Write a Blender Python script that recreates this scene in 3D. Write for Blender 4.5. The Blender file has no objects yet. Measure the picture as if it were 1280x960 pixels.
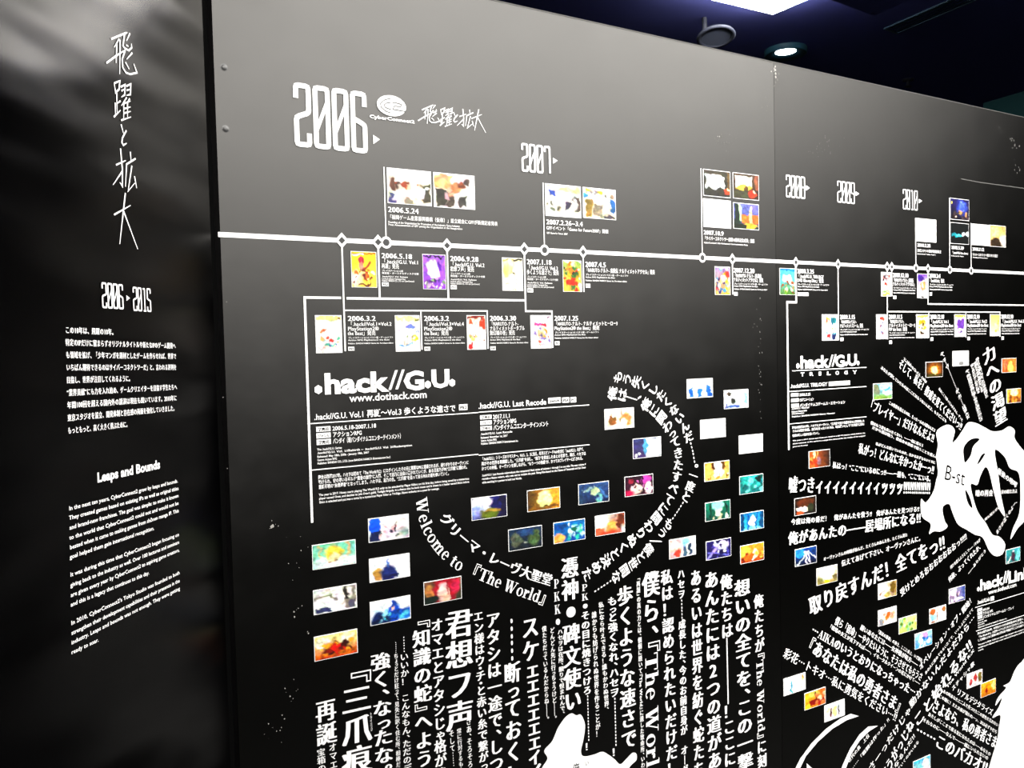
import bpy, math, random
import numpy as np
from mathutils import Matrix, Vector
from mathutils.geometry import tessellate_polygon
random.seed(4)
SC = bpy.context.scene
COL = SC.collection
CAM_Z = 1.72
S = 1.8                                  # metres from the lens to the plane of the front wall
F, PITCH, ROLL = 1067.47, -0.03832566, 0.02435672
YAW1, YAW2 = 1.02752733, 0.20117701      # headings of the front wall and of the left wall

# ------------------------------------------------------------------ camera
def ray(px, py):
    """direction in the room of a point measured on the 1280x960 photograph"""
    x = (px - 640) / F; y = (py - 480) / F
    c, s = math.cos(ROLL), math.sin(ROLL)
    x, y = c * x - s * y, s * x + c * y
    cp, sp = math.cos(PITCH), math.sin(PITCH)
    return Vector((x, cp + y * sp, sp - y * cp))
fw = ray(640, 480); ex = ray(640 + F, 480) - fw; ey = ray(640, 480 + F) - fw
cam = bpy.data.objects.new('camera', bpy.data.cameras.new('camera'))
COL.objects.link(cam)
R = Matrix((ex, -ey, -fw)).transposed().to_4x4()
cam.matrix_world = Matrix.Translation((0, 0, CAM_Z)) @ R
cam.data.sensor_width = 36.0; cam.data.lens = F / 1280 * 36.0
cam.data.clip_start = 0.05
SC.camera = cam

# ------------------------------------------------------------------ world, lamps, exposure
SC.view_settings.view_transform = 'Standard'
SC.view_settings.look = 'None'
SC.view_settings.gamma = 1.0
SC.view_settings.use_curve_mapping = False
SC.view_settings.exposure = 0.0
w = bpy.data.worlds.new('world'); SC.world = w; w.use_nodes = True
w.node_tree.nodes['Background'].inputs[0].default_value = (0.5, 0.6, 1.0, 1)
w.node_tree.nodes['Background'].inputs[1].default_value = 0.004
T1 = Vector((math.sin(YAW1), math.cos(YAW1), 0)); N1 = Vector((math.cos(YAW1), -math.sin(YAW1), 0))
T2 = Vector((math.sin(YAW2), math.cos(YAW2), 0)); N2 = Vector((math.cos(YAW2), -math.sin(YAW2), 0))
CEIL = 3.32
Q = S / 2.2
def lamp(name, loc, target, sx, sy, power, color=(1, .97, .92), spread=180):
    l = bpy.data.lights.new(name, 'AREA'); l.shape = 'RECTANGLE'; l.size = sx; l.size_y = sy
    l.energy = power; l.color = color; l.spread = math.radians(spread)
    o = bpy.data.objects.new(name, l); COL.objects.link(o)
    o.location = loc
    o.rotation_euler = (Vector(target) - Vector(loc)).to_track_quat('-Z', 'Y').to_euler()
    return o
def wp(u, d, z):     # u metres along the front wall, d metres out from it
    return Vector((0, 0, CAM_Z)) + T1 * u + N1 * (d - S) + Vector((0, 0, z - CAM_Z))
LAMPS = [(.9, 2.0, 2.0, 1.5, 175), (3.1, 2.0, 2.0, 1.5, 185), (6.0, 2.4, 2.0, 1.5, 4), (2.0, .6, 2.4, .4, 45), (2.7, -.1, .7, .6, 24)]     # along the wall, out from it, size, watts; narrow strip is an added fill
lamp('added_fill_spot', wp(.8, 3.2, CEIL - .1), wp(3.3, 0, .7),   .5, .5, 40, spread=60)  # added fill lamp, brightens the white prints at the lower right
# base colour, roughness, sheen, bump scale, bump strength
WALLP = ((.0004, .0004, .0003), .50, 1.45, 14, .006)
WALLP2 = ((.0004, .0004, .0003), .50, 1.2, 14, .006)
LEFTP = ((.0001, .0001, .0002), .26, .47, 1.5, .5, (.8, 2.6, 1), .55)
for i, (u, d, sx, sy, p) in enumerate(LAMPS):
    lamp('ceiling_or_fill_lamp', wp(u, d, CEIL - .06), wp(u, d, 0), sx, sy, p).rotation_euler = (0, 0, math.pi / 2 - YAW1)

# ------------------------------------------------------------------ materials
def lin(h):
    v = [int(h[i:i + 2], 16) / 255 for i in (0, 2, 4)]
    return [c / 12.92 if c <= .04045 else ((c + .055) / 1.055) ** 2.4 for c in v]
def mat(name, col, rough=.5, spec=.5, emit=None, estr=0, metal=0):
    m = bpy.data.materials.new(name); m.use_nodes = True
    b = m.node_tree.nodes['Principled BSDF']
    b.inputs['Base Color'].default_value = (*col, 1)
    b.inputs['Roughness'].default_value = rough
    b.inputs['Specular IOR Level'].default_value = spec
    b.inputs['Metallic'].default_value = metal
    if emit:
        b.inputs['Emission Color'].default_value = (*emit, 1); b.inputs['Emission Strength'].default_value = estr
    return m
def wall_mat(name, base, rough, refl, bump_scale, bump_str, stretch=(1, 1, 1), rot=0.0):
    """black print film: almost black body under a soft clear sheen"""
    m = bpy.data.materials.new(name); m.use_nodes = True; nt = m.node_tree; N = nt.nodes; L = nt.links.new
    N.remove(N['Principled BSDF']); out = N['Material Output']
    df = N.new('ShaderNodeBsdfDiffuse'); df.inputs['Color'].default_value = (*base, 1)
    gl = N.new('ShaderNodeBsdfGlossy'); gl.distribution = 'BECKMANN'; gl.inputs['Color'].default_value = (1, .985, .96, 1)
    fr = N.new('ShaderNodeFresnel'); fr.inputs['IOR'].default_value = 1.5
    mu = N.new('ShaderNodeMath'); mu.operation = 'MULTIPLY'; mu.inputs[1].default_value = refl
    mx = N.new('ShaderNodeMixShader')
    tc = N.new('ShaderNodeTexCoord'); mp = N.new('ShaderNodeMapping')
    mp.inputs['Scale'].default_value = stretch; mp.inputs['Rotation'].default_value = (0, 0, rot)
    n = N.new('ShaderNodeTexNoise'); n.inputs['Scale'].default_value = bump_scale; n.inputs['Detail'].default_value = 2
    bp = N.new('ShaderNodeBump'); bp.inputs['Strength'].default_value = bump_str; bp.inputs['Distance'].default_value = .05
    n2 = N.new('ShaderNodeTexNoise'); n2.inputs['Scale'].default_value = 9; n2.inputs['Detail'].default_value = 5
    mr = N.new('ShaderNodeMapRange'); mr.inputs['To Min'].default_value = rough - .03; mr.inputs['To Max'].default_value = rough + .03
    L(tc.outputs['Object'], mp.inputs['Vector']); L(mp.outputs['Vector'], n.inputs['Vector'])
    L(n.outputs['Fac'], bp.inputs['Height'])
    L(bp.outputs['Normal'], gl.inputs['Normal']); L(bp.outputs['Normal'], fr.inputs['Normal'])
    L(tc.outputs['Object'], n2.inputs['Vector']); L(n2.outputs['Fac'], mr.inputs['Value']); L(mr.outputs['Result'], gl.inputs['Roughness'])
    L(fr.outputs['Fac'], mu.inputs[0]); L(mu.outputs[0], mx.inputs['Fac'])
    L(df.outputs[0], mx.inputs[1]); L(gl.outputs[0], mx.inputs[2]); L(mx.outputs[0], out.inputs['Surface'])
    return m
M_WALL = wall_mat('black_matt_film', *WALLP)
M_WALL2 = wall_mat('black_matt_film_right', *WALLP2)
M_LEFT = wall_mat('black_gloss_film', *LEFTP)
M_WHITE = mat('white_print', (.88, .88, .88), .6, .3)
M_BLACK = mat('black_print', (.001, .001, .001), 1, .02)
M_GREY = mat('dark_grey_print', (.045, .045, .045), .6, .3)
M_EDGE = mat('pale_board_edge', (.10, .10, .095), .7, .2)
M_SCUFF = mat('scuffed_paint', (.34, .33, .31), .8, .1)
M_FAINT = mat('faint_scuff', (.085, .083, .078), .8, .3)
M_DARK = mat('black_paint', (.004, .004, .005), .7, .2)
M_CEIL = mat('navy_ceiling_paint', (.075, .085, .30), .7, .2)
M_METAL = mat('grey_enamel', (.03, .034, .05), .5, .2)
M_RIM = mat('teal_blue_enamel', (.02, .08, .12), .5, .3)
M_FACE = mat('grey_mesh', (.12, .14, .2), .7, .1)
M_SCREW = mat('filled_screw_head', (.03, .03, .03), .4, .7)
M_LAMP = mat('lamp_panel', (1, 1, 1), .5, .2, (1, .96, .88), 90)
M_BULB = mat('lamp_bulb', (1, 1, 1), .5, .2, (.86, .97, 1), 9)
M_VENT = mat('dark_blue_metal', (.05, .10, .16), .5, .3)
M_TEAL = mat('dark_teal_wall', (.001, .010, .0115), .7, .05)
M_FLOOR = mat('dark_floor', (.012, .012, .012), .6, .3)
def print_mat():
    m = mat('colour_print', (.5, .5, .5), .55, .3); nt = m.node_tree
    a = nt.nodes.new('ShaderNodeVertexColor'); a.layer_name = 'Ink'
    nt.links.new(a.outputs['Color'], nt.nodes['Principled BSDF'].inputs['Base Color'])
    return m
M_INK = print_mat()

# ------------------------------------------------------------------ walls as drawing planes
class Wall:
    def __init__(s, org, t, n):
        s.o, s.t, s.n = org, t, n
        s.M = Matrix.Translation(org) @ Matrix((t, (0, 0, 1), n)).transposed().to_4x4()
    def P(s, px, py):            # point measured on the photograph -> metres along and up this wall
        r = ray(px, py); d = s.o - Vector((0, 0, CAM_Z))
        q = Vector((0, 0, CAM_Z)) + r * (d.dot(s.n) / r.dot(s.n)) - s.o
        return (q.dot(s.t), q.z)
UC = .2213 * S
W1 = Wall(wp(0, 0, 0), T1, N1)
W2 = Wall(wp(UC, 0, 0), T2, N2)

# ------------------------------------------------------------------ mesh gathering
class MB:
    def __init__(s): s.v = []; s.f = []
    def add(s, pts, faces):
        k = len(s.v); s.v += pts; s.f += [tuple(i + k for i in f) for f in faces]
    def poly(s, pts, d=0.0):
        tr = tessellate_polygon([[Vector((p[0], p[1], 0)) for p in pts]])
        area = sum(a[0] * b[1] - b[0] * a[1] for a, b in zip(pts, pts[1:] + pts[:1]))
        out = []
        for t in tr:
            a, b, c = (pts[i] for i in t)
            cr = (b[0] - a[0]) * (c[1] - a[1]) - (b[1] - a[1]) * (c[0] - a[0])
            out.append(tuple(t) if cr > 0 else tuple(reversed(t)))
        s.add([(p[0], p[1], d) for p in pts], out)
    def rect(s, u0, z0, u1, z1, d=0.0):
        s.add([(u0, z0, d), (u1, z0, d), (u1, z1, d), (u0, z1, d)], [(0, 1, 2, 3)])
    def box(s, u0, z0, u1, z1, d0, d1):
        p = [(u0, z0, d0), (u1, z0, d0), (u1, z1, d0), (u0, z1, d0), (u0, z0, d1), (u1, z0, d1), (u1, z1, d1), (u0, z1, d1)]
        s.add(p, [(3, 2, 1, 0), (4, 5, 6, 7), (0, 1, 5, 4), (1, 2, 6, 5), (2, 3, 7, 6), (3, 0, 4, 7)])
    def stroke(s, pts, wd, d=0.0, taper=False, closed=False):
        """mitred flat stroke"""
        P = [Vector(p[:2]) for p in pts]
        n = len(P); L = []; Rr = []
        for i in range(n):
            a = P[i - 1] if (i or closed) else None; b = P[(i + 1) % n] if (i < n - 1 or closed) else None
            d1 = (P[i] - a).normalized() if a is not None else None; d2 = (b - P[i]).normalized() if b is not None else None
            if d1 is None: d1 = d2
            if d2 is None: d2 = d1
            n1 = Vector((-d1.y, d1.x)); n2 = Vector((-d2.y, d2.x)); m = n1 + n2
            if m.length < 1e-6: m = n1
            m.normalize(); k = min(1 / max(m.dot(n1), .3), 2.0)
            ww = wd / 2 * k
            if taper and not closed and (i == n - 1): ww *= .45
            L.append((*(P[i] + m * ww), d)); Rr.append((*(P[i] - m * ww), d))
        fs = [(i, n + i, n + (i + 1) % n, (i + 1) % n) for i in range(n if closed else n - 1)]
        s.add(L + Rr, fs)
    def build(s, name, m, parent=None, wall=None, d=.001, origin=None):
        """one mesh object; a top-level one gets its origin on the wall"""
        me = bpy.data.meshes.new(name); o = bpy.data.objects.new(name, me); COL.objects.link(o)
        v = np.array(s.v, dtype=float).reshape(-1, 3)
        if parent is None and wall is not None:
            c = origin or (v[:, 0].mean(), v[:, 1].mean())
            v[:, 0] -= c[0]; v[:, 1] -= c[1]
            o.matrix_world = wall.M @ Matrix.Translation((c[0], c[1], d))
        elif parent is not None:
            c = ORG[parent.name]
            v[:, 0] -= c[0]; v[:, 1] -= c[1]; v[:, 2] += d
            o.parent = parent
        me.from_pydata(v.tolist(), [], s.f); me.update()
        me.materials.append(m)
        return o
ORG = {}
def tag(o, label, cat, group=None):
    o['label'] = label; o['category'] = cat
    if group: o['group'] = group
    return o
def empty(name, wall, c, label, cat, group=None, d=.0008):
    o = bpy.data.objects.new(name, None); COL.objects.link(o); o.empty_display_size = .02
    o.matrix_world = wall.M @ Matrix.Translation((c[0], c[1], d)); ORG[o.name] = c
    return tag(o, label, cat, group)

# ------------------------------------------------------------------ lettering
_fc = bpy.data.curves.new('lettering', 'FONT'); _fo = bpy.data.objects.new('lettering', _fc); COL.objects.link(_fo)
_fc.resolution_u = 2
def _eval(body, off):
    _fc.body = body; _fc.offset = off
    bpy.context.view_layer.update()
    dg = bpy.context.evaluated_depsgraph_get()
    me = bpy.data.meshes.new_from_object(_fo.evaluated_get(dg))
    v = np.array([x.co[:2] for x in me.vertices]).reshape(-1, 2); f = [tuple(p.vertices) for p in me.polygons]
    bpy.data.meshes.remove(me)
    return v, f
_cache = {}; _adv = {}
def adv(ch):
    if ch not in _adv:
        a = _eval('x' + ch + 'x', 0)[0][:, 0].max(); b = _eval('xx', 0)[0][:, 0].max()
        _adv[ch] = max(a - b, .05)
    return _adv[ch]
def ring(cx, cy, rx, ry, tx, ty, a0=0, a1=360, n=28):
    o = []; k = []
    for i in range(n + 1):
        a = math.radians(a0 + (a1 - a0) * i / n); c, s_ = math.cos(a), math.sin(a)
        o.append((cx + rx * c, cy + ry * s_)); k.append((cx + (rx - tx) * c, cy + (ry - ty) * s_))
    return [[o[i], o[i + 1], k[i + 1], k[i]] for i in range(n)]
def rc(x0, x1, y0, y1): return [[(x0, y0), (x1, y0), (x1, y1), (x0, y1)]]
def dg_(x0, y0, x1, y1, wd): return [[(x0, y0), (x0 + wd, y0), (x1 + wd, y1), (x1, y1)]]
def disc(cx, cy, r): return [[(cx + r * math.cos(a * math.pi / 5), cy + r * math.sin(a * math.pi / 5)) for a in range(10)]]
SERIF = {
 'T': (.70, rc(.27, .44, 0, .7) + rc(.03, .67, .66, .7) + rc(.03, .07, .5, .7) + rc(.63, .67, .5, .7) + rc(.17, .54, 0, .035)),
 'h': (.60, rc(.09, .22, 0, .73) + rc(.02, .29, 0, .035) + rc(.02, .12, .695, .73) + rc(.38, .51, 0, .34) + rc(.32, .58, 0, .035) + ring(.33, .32, .18, .18, .13, .045, 0, 170)),
 'e': (.50, ring(.25, .25, .22, .26, .12, .035, 0, 315) + rc(.1, .44, .25, .285)),
 'W': (.98, dg_(.06, .7, .22, 0, .15) + dg_(.28, 0, .46, .7, .045) + dg_(.37, .7, .55, 0, .15) + dg_(.61, 0, .83, .7, .045) + rc(0, .3, .665, .7) + rc(.33, .58, .665, .7) + rc(.72, .96, .665, .7)),
 'o': (.54, ring(.27, .25, .24, .26, .125, .035)),
 'r': (.46, rc(.09, .22, 0, .5) + rc(.02, .32, 0, .035) + rc(.02, .14, .465, .5) + ring(.33, .3, .14, .19, .1, .05, 60, 180) + disc(.37, .42, .07)),
 'l': (.31, rc(.09, .22, 0, .73) + rc(.02, .29, 0, .035) + rc(.02, .12, .695, .73)),
 'd': (.60, rc(.37, .5, 0, .73) + rc(.46, .57, 0, .035) + rc(.29, .4, .695, .73) + ring(.25, .25, .21, .26, .12, .035, 40, 320)),
 'c': (.48, ring(.26, .25, .23, .26, .125, .035, 50, 320) + disc(.38, .4, .065)),
 'm': (.90, rc(.09, .22, 0, .5) + rc(.02, .29, 0, .035) + rc(.02, .12, .465, .5) + rc(.38, .51, 0, .34) + rc(.32, .58, 0, .035) + rc(.67, .8, 0, .34) + rc(.61, .88, 0, .035) + ring(.33, .32, .18, .18, .13, .045, 0, 170) + ring(.62, .32, .18, .18, .13, .045, 0, 170)),
 't': (.38, rc(.1, .23, .06, .62) + rc(.01, .34, .45, .49) + ring(.23, .1, .13, .11, .12, .045, 180, 320)),
 'A': (.72, dg_(.1, 0, .34, .7, .045) + dg_(.3, .7, .5, 0, .16) + rc(.18, .5, .22, .255) + rc(.0, .26, 0, .035) + rc(.42, .72, 0, .035)),
 'I': (.38, rc(.11, .27, 0, .7) + rc(.02, .36, 0, .035) + rc(.02, .36, .665, .7)),
 'K': (.74, rc(.09, .24, 0, .7) + rc(.01, .33, 0, .035) + rc(.01, .33, .665, .7) + dg_(.2, .26, .56, .69, .05) + dg_(.3, .4, .52, 0, .17) + rc(.45, .66, .665, .7) + rc(.45, .73, 0, .035)),
 'P': (.64, rc(.09, .24, 0, .7) + rc(.01, .34, 0, .035) + rc(.01, .25, .665, .7) + ring(.3, .5, .29, .2, .14, .035, -90, 90) + rc(.2, .3, .3, .335) + rc(.2, .3, .665, .7)),
 ' ': (.26, []),
}
ROTV = set('ー…―～〜（）「」『』()-—：')
SMALLK = set('ぁぃぅぇぉっゃゅょァィゥェォッャュョ')
STY = {'min': (.0, (-.036, -.012, .012, .036)), 'mid': (.0, (-.018, .018)), 'got': (.018, (0,)), 'heavy': (.036, (0,)), 'logo': (.042, (0,)), 'thin': (.0, (0,)), 'fine': (.012, (0,)), 'ser': (.0, (-.03, 0, .03))}
def glyph(ch, sty):
    k = (ch, sty)
    if k in _cache: return _cache[k]
    off, sm = STY[sty]
    if ch in '『』「」': off, sm = .004, (0,)
    if sty in ('ser', 'min') and ch in SERIF:
        a, polys = SERIF[ch]; v = []; f = []
        for p in polys:
            b = len(v); v += p; f.append(tuple(range(b, b + len(p))))
        v = np.array(v, dtype=float).reshape(-1, 2); dz = np.zeros(len(v))
        for i, q in enumerate(f): dz[list(q)] = i * 3e-5
        r = (np.column_stack([v, dz]), f, a)
    elif ch in ' 　':
        r = (np.zeros((0, 3)), [], .3 if ch == ' ' else 1.0)
    else:
        v, f = _eval(ch, off); vs = []; fs = []
        for j, dx in enumerate(sm):
            b = sum(len(x) for x in vs); vs.append(np.column_stack([v + np.array([dx, 0]), np.full(len(v), j * 1.5e-4)])); fs += [tuple(i + b for i in q) for q in f]
        r = (np.concatenate(vs), fs, adv(ch) + (.03 if len(sm) > 1 else 0))
    if ch == '…': r = (r[0] + np.array([0, .33, 0]), r[1], r[2])
    _cache[k] = r
    return r
EMC = .38                                 # height of the em centre above the baseline
def put(mb, ch, sty, o, ex_, ey_, cx):
    """glyph with its local point (cx, EMC) at o; ex_, ey_ are the em axes on the wall"""
    v, f, a = glyph(ch, sty)
    if len(v) == 0: return
    q = v[:, :2] - np.array([cx, EMC])
    u = o[0] + q[:, 0] * ex_[0] + q[:, 1] * ey_[0]; z = o[1] + q[:, 0] * ex_[1] + q[:, 1] * ey_[1]
    mb.add(list(zip(u.tolist(), z.tolist(), v[:, 2].tolist())), f)
def text_h(mb, wall, text, x0, y0, x1, h, sty='got', y1=None):
    """a line of writing; h = capital height in photograph pixels; level on the wall unless y1 is given"""
    A = wall.P(x0, y0)
    B = wall.P(x1, y0 if y1 is None else y1)
    if y1 is None: B = (B[0], A[1])
    em = (wall.P(x0, y0 - h / 2)[1] - wall.P(x0, y0 + h / 2)[1]) / .73
    d = Vector((B[0] - A[0], B[1] - A[1])); L = d.length; d.normalize()
    tot = sum(glyph(c, sty)[2] for c in text)
    sx = L / tot; p = 0
    for c in text:
        a = glyph(c, sty)[2]; mid = p + a / 2
        put(mb, c, sty, (A[0] + d.x * mid * sx, A[1] + d.y * mid * sx), (d.x * sx, d.y * sx), (-d.y * em, d.x * em), a / 2)
        p += a
def text_path(mb, wall, text, pts, w, sty='min', vertical=True):
    """writing along a path; vertical = every letter stands with its foot towards the path's end"""
    Q = [Vector(wall.P(*p)) for p in pts]
    # resample smoothly
    if len(Q) > 2:
        R_ = []
        for i in range(len(Q) - 1):
            p0 = Q[max(i - 1, 0)]; p1 = Q[i]; p2 = Q[i + 1]; p3 = Q[min(i + 2, len(Q) - 1)]
            for k in range(8):
                t = k / 8
                R_.append(.5 * ((2 * p1) + (p2 - p0) * t + (2 * p0 - 5 * p1 + 4 * p2 - p3) * t * t + (3 * p1 - p0 - 3 * p2 + p3) * t ** 3))
        Q = R_ + [Q[-1]]
    cum = [0]
    for a, b in zip(Q, Q[1:]): cum.append(cum[-1] + (b - a).length)
    L = cum[-1]
    def at(s_):
        s_ = min(max(s_, 0), L - 1e-9)
        i = max(j for j in range(len(cum) - 1) if cum[j] <= s_)
        t = (s_ - cum[i]) / max(cum[i + 1] - cum[i], 1e-9)
        return Q[i].lerp(Q[i + 1], t), (Q[i + 1] - Q[i]).normalized()
    x, y = pts[0]
    cw = Vector(wall.P(x + w / 2, y)) - Vector(wall.P(x - w / 2, y)); cw = abs(cw.x)
    if not vertical: cw = wall.P(x, y - w / 2)[1] - wall.P(x, y + w / 2)[1]
    if vertical:
        def va(c): return .62 if c in SMALLK else .6 if c in '、。' else 1.0 if c == '！' else .5 if c in '「」『』!' else .34 if c == '・' else (glyph(c, sty)[2] if ord(c) < 128 and len(text) > 0 and c not in 'PK●2' else 1.0)
        tot = sum(va(c) for c in text); sp = L / tot; s_ = 0
        for c in text:
            a = va(c); p, d = at((s_ + a / 2) * sp); s_ += a
            r = Vector((-d.y, d.x))          # to the right of the letter, seen with its foot along d
            if ord(c) < 128 and c not in 'PK2' and c != '!':
                ga = glyph(c, sty)[2]
                put(mb, c, sty, p, d * sp, r * cw * 1.0, ga / 2)
            elif c in ROTV:
                k = (-.25 if c in '「『' else .25 if c in '」』' else 0) * sp
                put(mb, c, sty, p + d * k, d * sp * 1.05, r * cw, adv(c) / 2)
            elif c in '、。':
                put(mb, c, sty, p + r * cw * .5 - d * sp * .35, r * cw, -d * sp, .5)
            else:
                k = .86 if c in SMALLK else .62 if c == '●' else 1.0
                put(mb, c, sty, p + (r * cw * .06 if c in SMALLK else r * 0), r * cw * k, -d * sp * k, glyph(c, sty)[2] / 2)
    else:
        tot = sum(glyph(c, sty)[2] for c in text); sp = L / tot; s_ = 0
        for c in text:
            a = glyph(c, sty)[2]; p, d = at((s_ + a / 2) * sp); s_ += a
            up = Vector((-d.y, d.x))
            put(mb, c, sty, p, d * sp, up * cw, a / 2)
def pstroke(mb, wall, pts, px_w, **k):
    q = [wall.P(*p) for p in pts]
    x, y = pts[0]
    wd = wall.P(x, y - px_w / 2)[1] - wall.P(x, y + px_w / 2)[1]
    mb.stroke(q, wd, **k)

# ------------------------------------------------------------------ the room
def prism(name, pts, z0, z1, m, kind='structure'):
    """upright block over a floor outline"""
    n = len(pts)
    me = bpy.data.meshes.new(name); o = bpy.data.objects.new(name, me); COL.objects.link(o)
    v = [(p[0], p[1], z0) for p in pts] + [(p[0], p[1], z1) for p in pts]
    f = [tuple(reversed(range(n))), tuple(range(n, 2 * n))] + [(i, (i + 1) % n, n + (i + 1) % n, n + i) for i in range(n)]
    me.from_pydata(v, [], f); me.update(); me.materials.append(m)
    if kind: o['kind'] = kind
    return o
TOP = CAM_Z + .4690 * S                   # top edge of the partition
SEAM = W1.P(970, 330)[0]
UEND = 2.75 * S
def wallblock(name, wall, u0, u1, z0, z1, th, m, off=0.0):
    me = bpy.data.meshes.new(name); o = bpy.data.objects.new(name, me); COL.objects.link(o)
    mb = MB(); mb.box(u0, z0, u1, z1, -th, off)
    me.from_pydata(mb.v, [], mb.f); me.update(); me.materials.append(m)
    o.matrix_world = wall.M; o['kind'] = 'structure'
    return o
G = .0006
wall_front = wallblock('wall_front', W1, UC + .004, SEAM - G, 0, TOP, .06, M_WALL)
wall_right = wallblock('wall_right', W1, SEAM + G, UEND, 0, TOP, .06, M_WALL2)
wallblock('trim_1', W1, SEAM - G, SEAM + G, 0, TOP - .002, .06, M_DARK, -.004)      # dark joint between the two boards
wallblock('trim_2', W1, UC + .004, UEND, TOP, TOP + .0022, .06, M_EDGE, .001)             # pale cut edge along the top
wallblock('trim_3', W2, -.028, -.002, 0, TOP + .35,   .05, M_BLACK, -.006)                # black strip: board edge plus a dark reflected band put in as colour
wallblock('wall_left', W2, -2.6, -.029, 0, TOP + .35, .05, M_LEFT)
room = [(-1.6, -3.2), (7.5, -3.2), (7.5, 9), (-1.6, 9)]
prism('floor', room, -.1, 0, M_FLOOR)
prism('ceiling', room, CEIL, CEIL + .1, M_CEIL)
prism('wall_back', [(-1.6, -3.2), (7.5, -3.2), (7.5, -3.3), (-1.6, -3.3)], 0, CEIL, M_DARK)
prism('wall_east', [(7.5, -3.2), (7.6, -3.2), (7.6, 9), (7.5, 9)], 0, CEIL, M_DARK)
prism('wall_north', [(-1.6, 9), (7.5, 9), (7.5, 9.1), (-1.6, 9.1)], 0, CEIL, M_DARK)
prism('wall_west', [(-1.7, -3.2), (-1.6, -3.2), (-1.6, 9), (-1.7, 9)], 0, CEIL, M_DARK)
def onceil(px, py, z=CEIL):
    r = ray(px, py); k = (z - CAM_Z) / r.z
    return Vector((r.x * k, r.y * k, z))
# dark teal partition beyond the right end of the exhibition wall
def far(px, py, Y):
    r = ray(px, py); k = Y / r.y
    return Vector((r.x * k, Y, CAM_Z + r.z * k))
fa = far(1229, 129, 4.5)
sl_ = ray(1300, 108); yb = (fa.z - CAM_Z) * sl_.y / sl_.z; fb = far(1300, 108, yb)
prism('wall_far', [(fa.x, fa.y), (fb.x, fb.y), (fb.x + .05, fb.y + .06), (fa.x + .05, fa.y + .06)], 0, fa.z, M_TEAL)

# ceiling fittings
def obj3(name, v, f, m, parent=None, smooth=False, loc=None):
    me = bpy.data.meshes.new(name); o = bpy.data.objects.new(name, me); COL.objects.link(o)
    me.from_pydata([tuple(x) for x in v], [], f); me.update(); me.materials.append(m)
    if smooth:
        for p in me.polygons: p.use_smooth = True
    if parent: o.parent = parent
    if loc is not None: o.location = loc
    return o
def lathe(prof, n=32):
    v = []; f = []
    for i in range(n):
        a = 2 * math.pi * i / n
        for r, z in prof: v.append((r * math.cos(a), r * math.sin(a), z))
    k = len(prof)
    for i in range(n):
        for j in range(k - 1):
            f.append((i * k + j, ((i + 1) % n) * k + j, ((i + 1) % n) * k + j + 1, i * k + j + 1))
    return v, f
def empty3(name, loc, label, cat, group=None):
    o = bpy.data.objects.new(name, None); COL.objects.link(o); o.location = loc; o.empty_display_size = .1
    return tag(o, label, cat, group)
c0 = onceil(982, 62)
dl = empty3('ceiling_downlight', c0, 'lit round ceiling downlight with a wide dark blue rim', 'light')
v, f = lathe([(.056, -.012), (.06, -.014), (.106, -.030), (.112, -.026), (.112, 0)]); obj3('rim', v, f, M_RIM, dl, True)
v, f = lathe([(0, -.010), (.058, -.012)]); obj3('bulb', v, f, M_BULB, dl)
c1 = onceil(895, 46, CEIL - .10); c1 = Vector((c1.x, c1.y, CEIL))
sp = empty3('ceiling_speaker', c1, 'unlit grey round ceiling fitting hanging from a short stem', 'fitting')
def tilt(v, a=math.radians(-14), z0=-.10):
    v = [(x * .9, y * .9, z) for x, y, z in v]
    return [(x, y * math.cos(a) - (z - z0) * math.sin(a), z0 + y * math.sin(a) + (z - z0) * math.cos(a)) for x, y, z in v]
v, f = lathe([(.0, -.1035), (.078, -.1035)]); obj3('mesh_face', tilt(v), f, M_FACE, sp)
v, f = lathe([(.078, -.102), (.08, -.106), (.098, -.107), (.104, -.101), (.098, -.092), (.05, -.088), (.0, -.086)]); obj3('ring', tilt(v), f, M_METAL, sp, True)
v, f = lathe([(.012, -.09), (.012, 0)], 12); obj3('stem', [(a - .05, b + .02, c) for a, b, c in v], f, M_METAL, sp)
v, f = lathe([(0, -.055), (.012, -.055), (.014, -.095)], 10); obj3('clip', [(a + .045, b + .02, c) for a, b, c in v], f, M_FACE, sp)
# square ceiling lamp: one corner hangs into view
A, B, C_ = onceil(927, -1), onceil(988, -1), onceil(966, 8.5)
da = (A - C_).normalized(); db = (B - C_).normalized()
lp = empty3('ceiling_panel_light', C_, 'bright square ceiling panel light, only its corner in view', 'light')
q = lambda p, z: (p.x, p.y, z)
la, lb = .62, .62
def panel(e, z0, z1):
    o_ = -(da + db) * e
    P4 = [o_, o_ + da * (la + 2 * e), o_ + da * (la + 2 * e) + db * (lb + 2 * e), o_ + db * (lb + 2 * e)]
    return [q(p, z0) for p in P4] + [q(p, z1) for p in P4]
BF = [(0, 3, 2, 1), (4, 5, 6, 7), (0, 1, 5, 4), (1, 2, 6, 5), (2, 3, 7, 6), (3, 0, 4, 7)]
obj3('frame', panel(.02, -.02, -.002), BF, M_METAL, lp)
obj3('diffuser', panel(0, -.035, -.018), BF, M_LAMP, lp)
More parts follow.
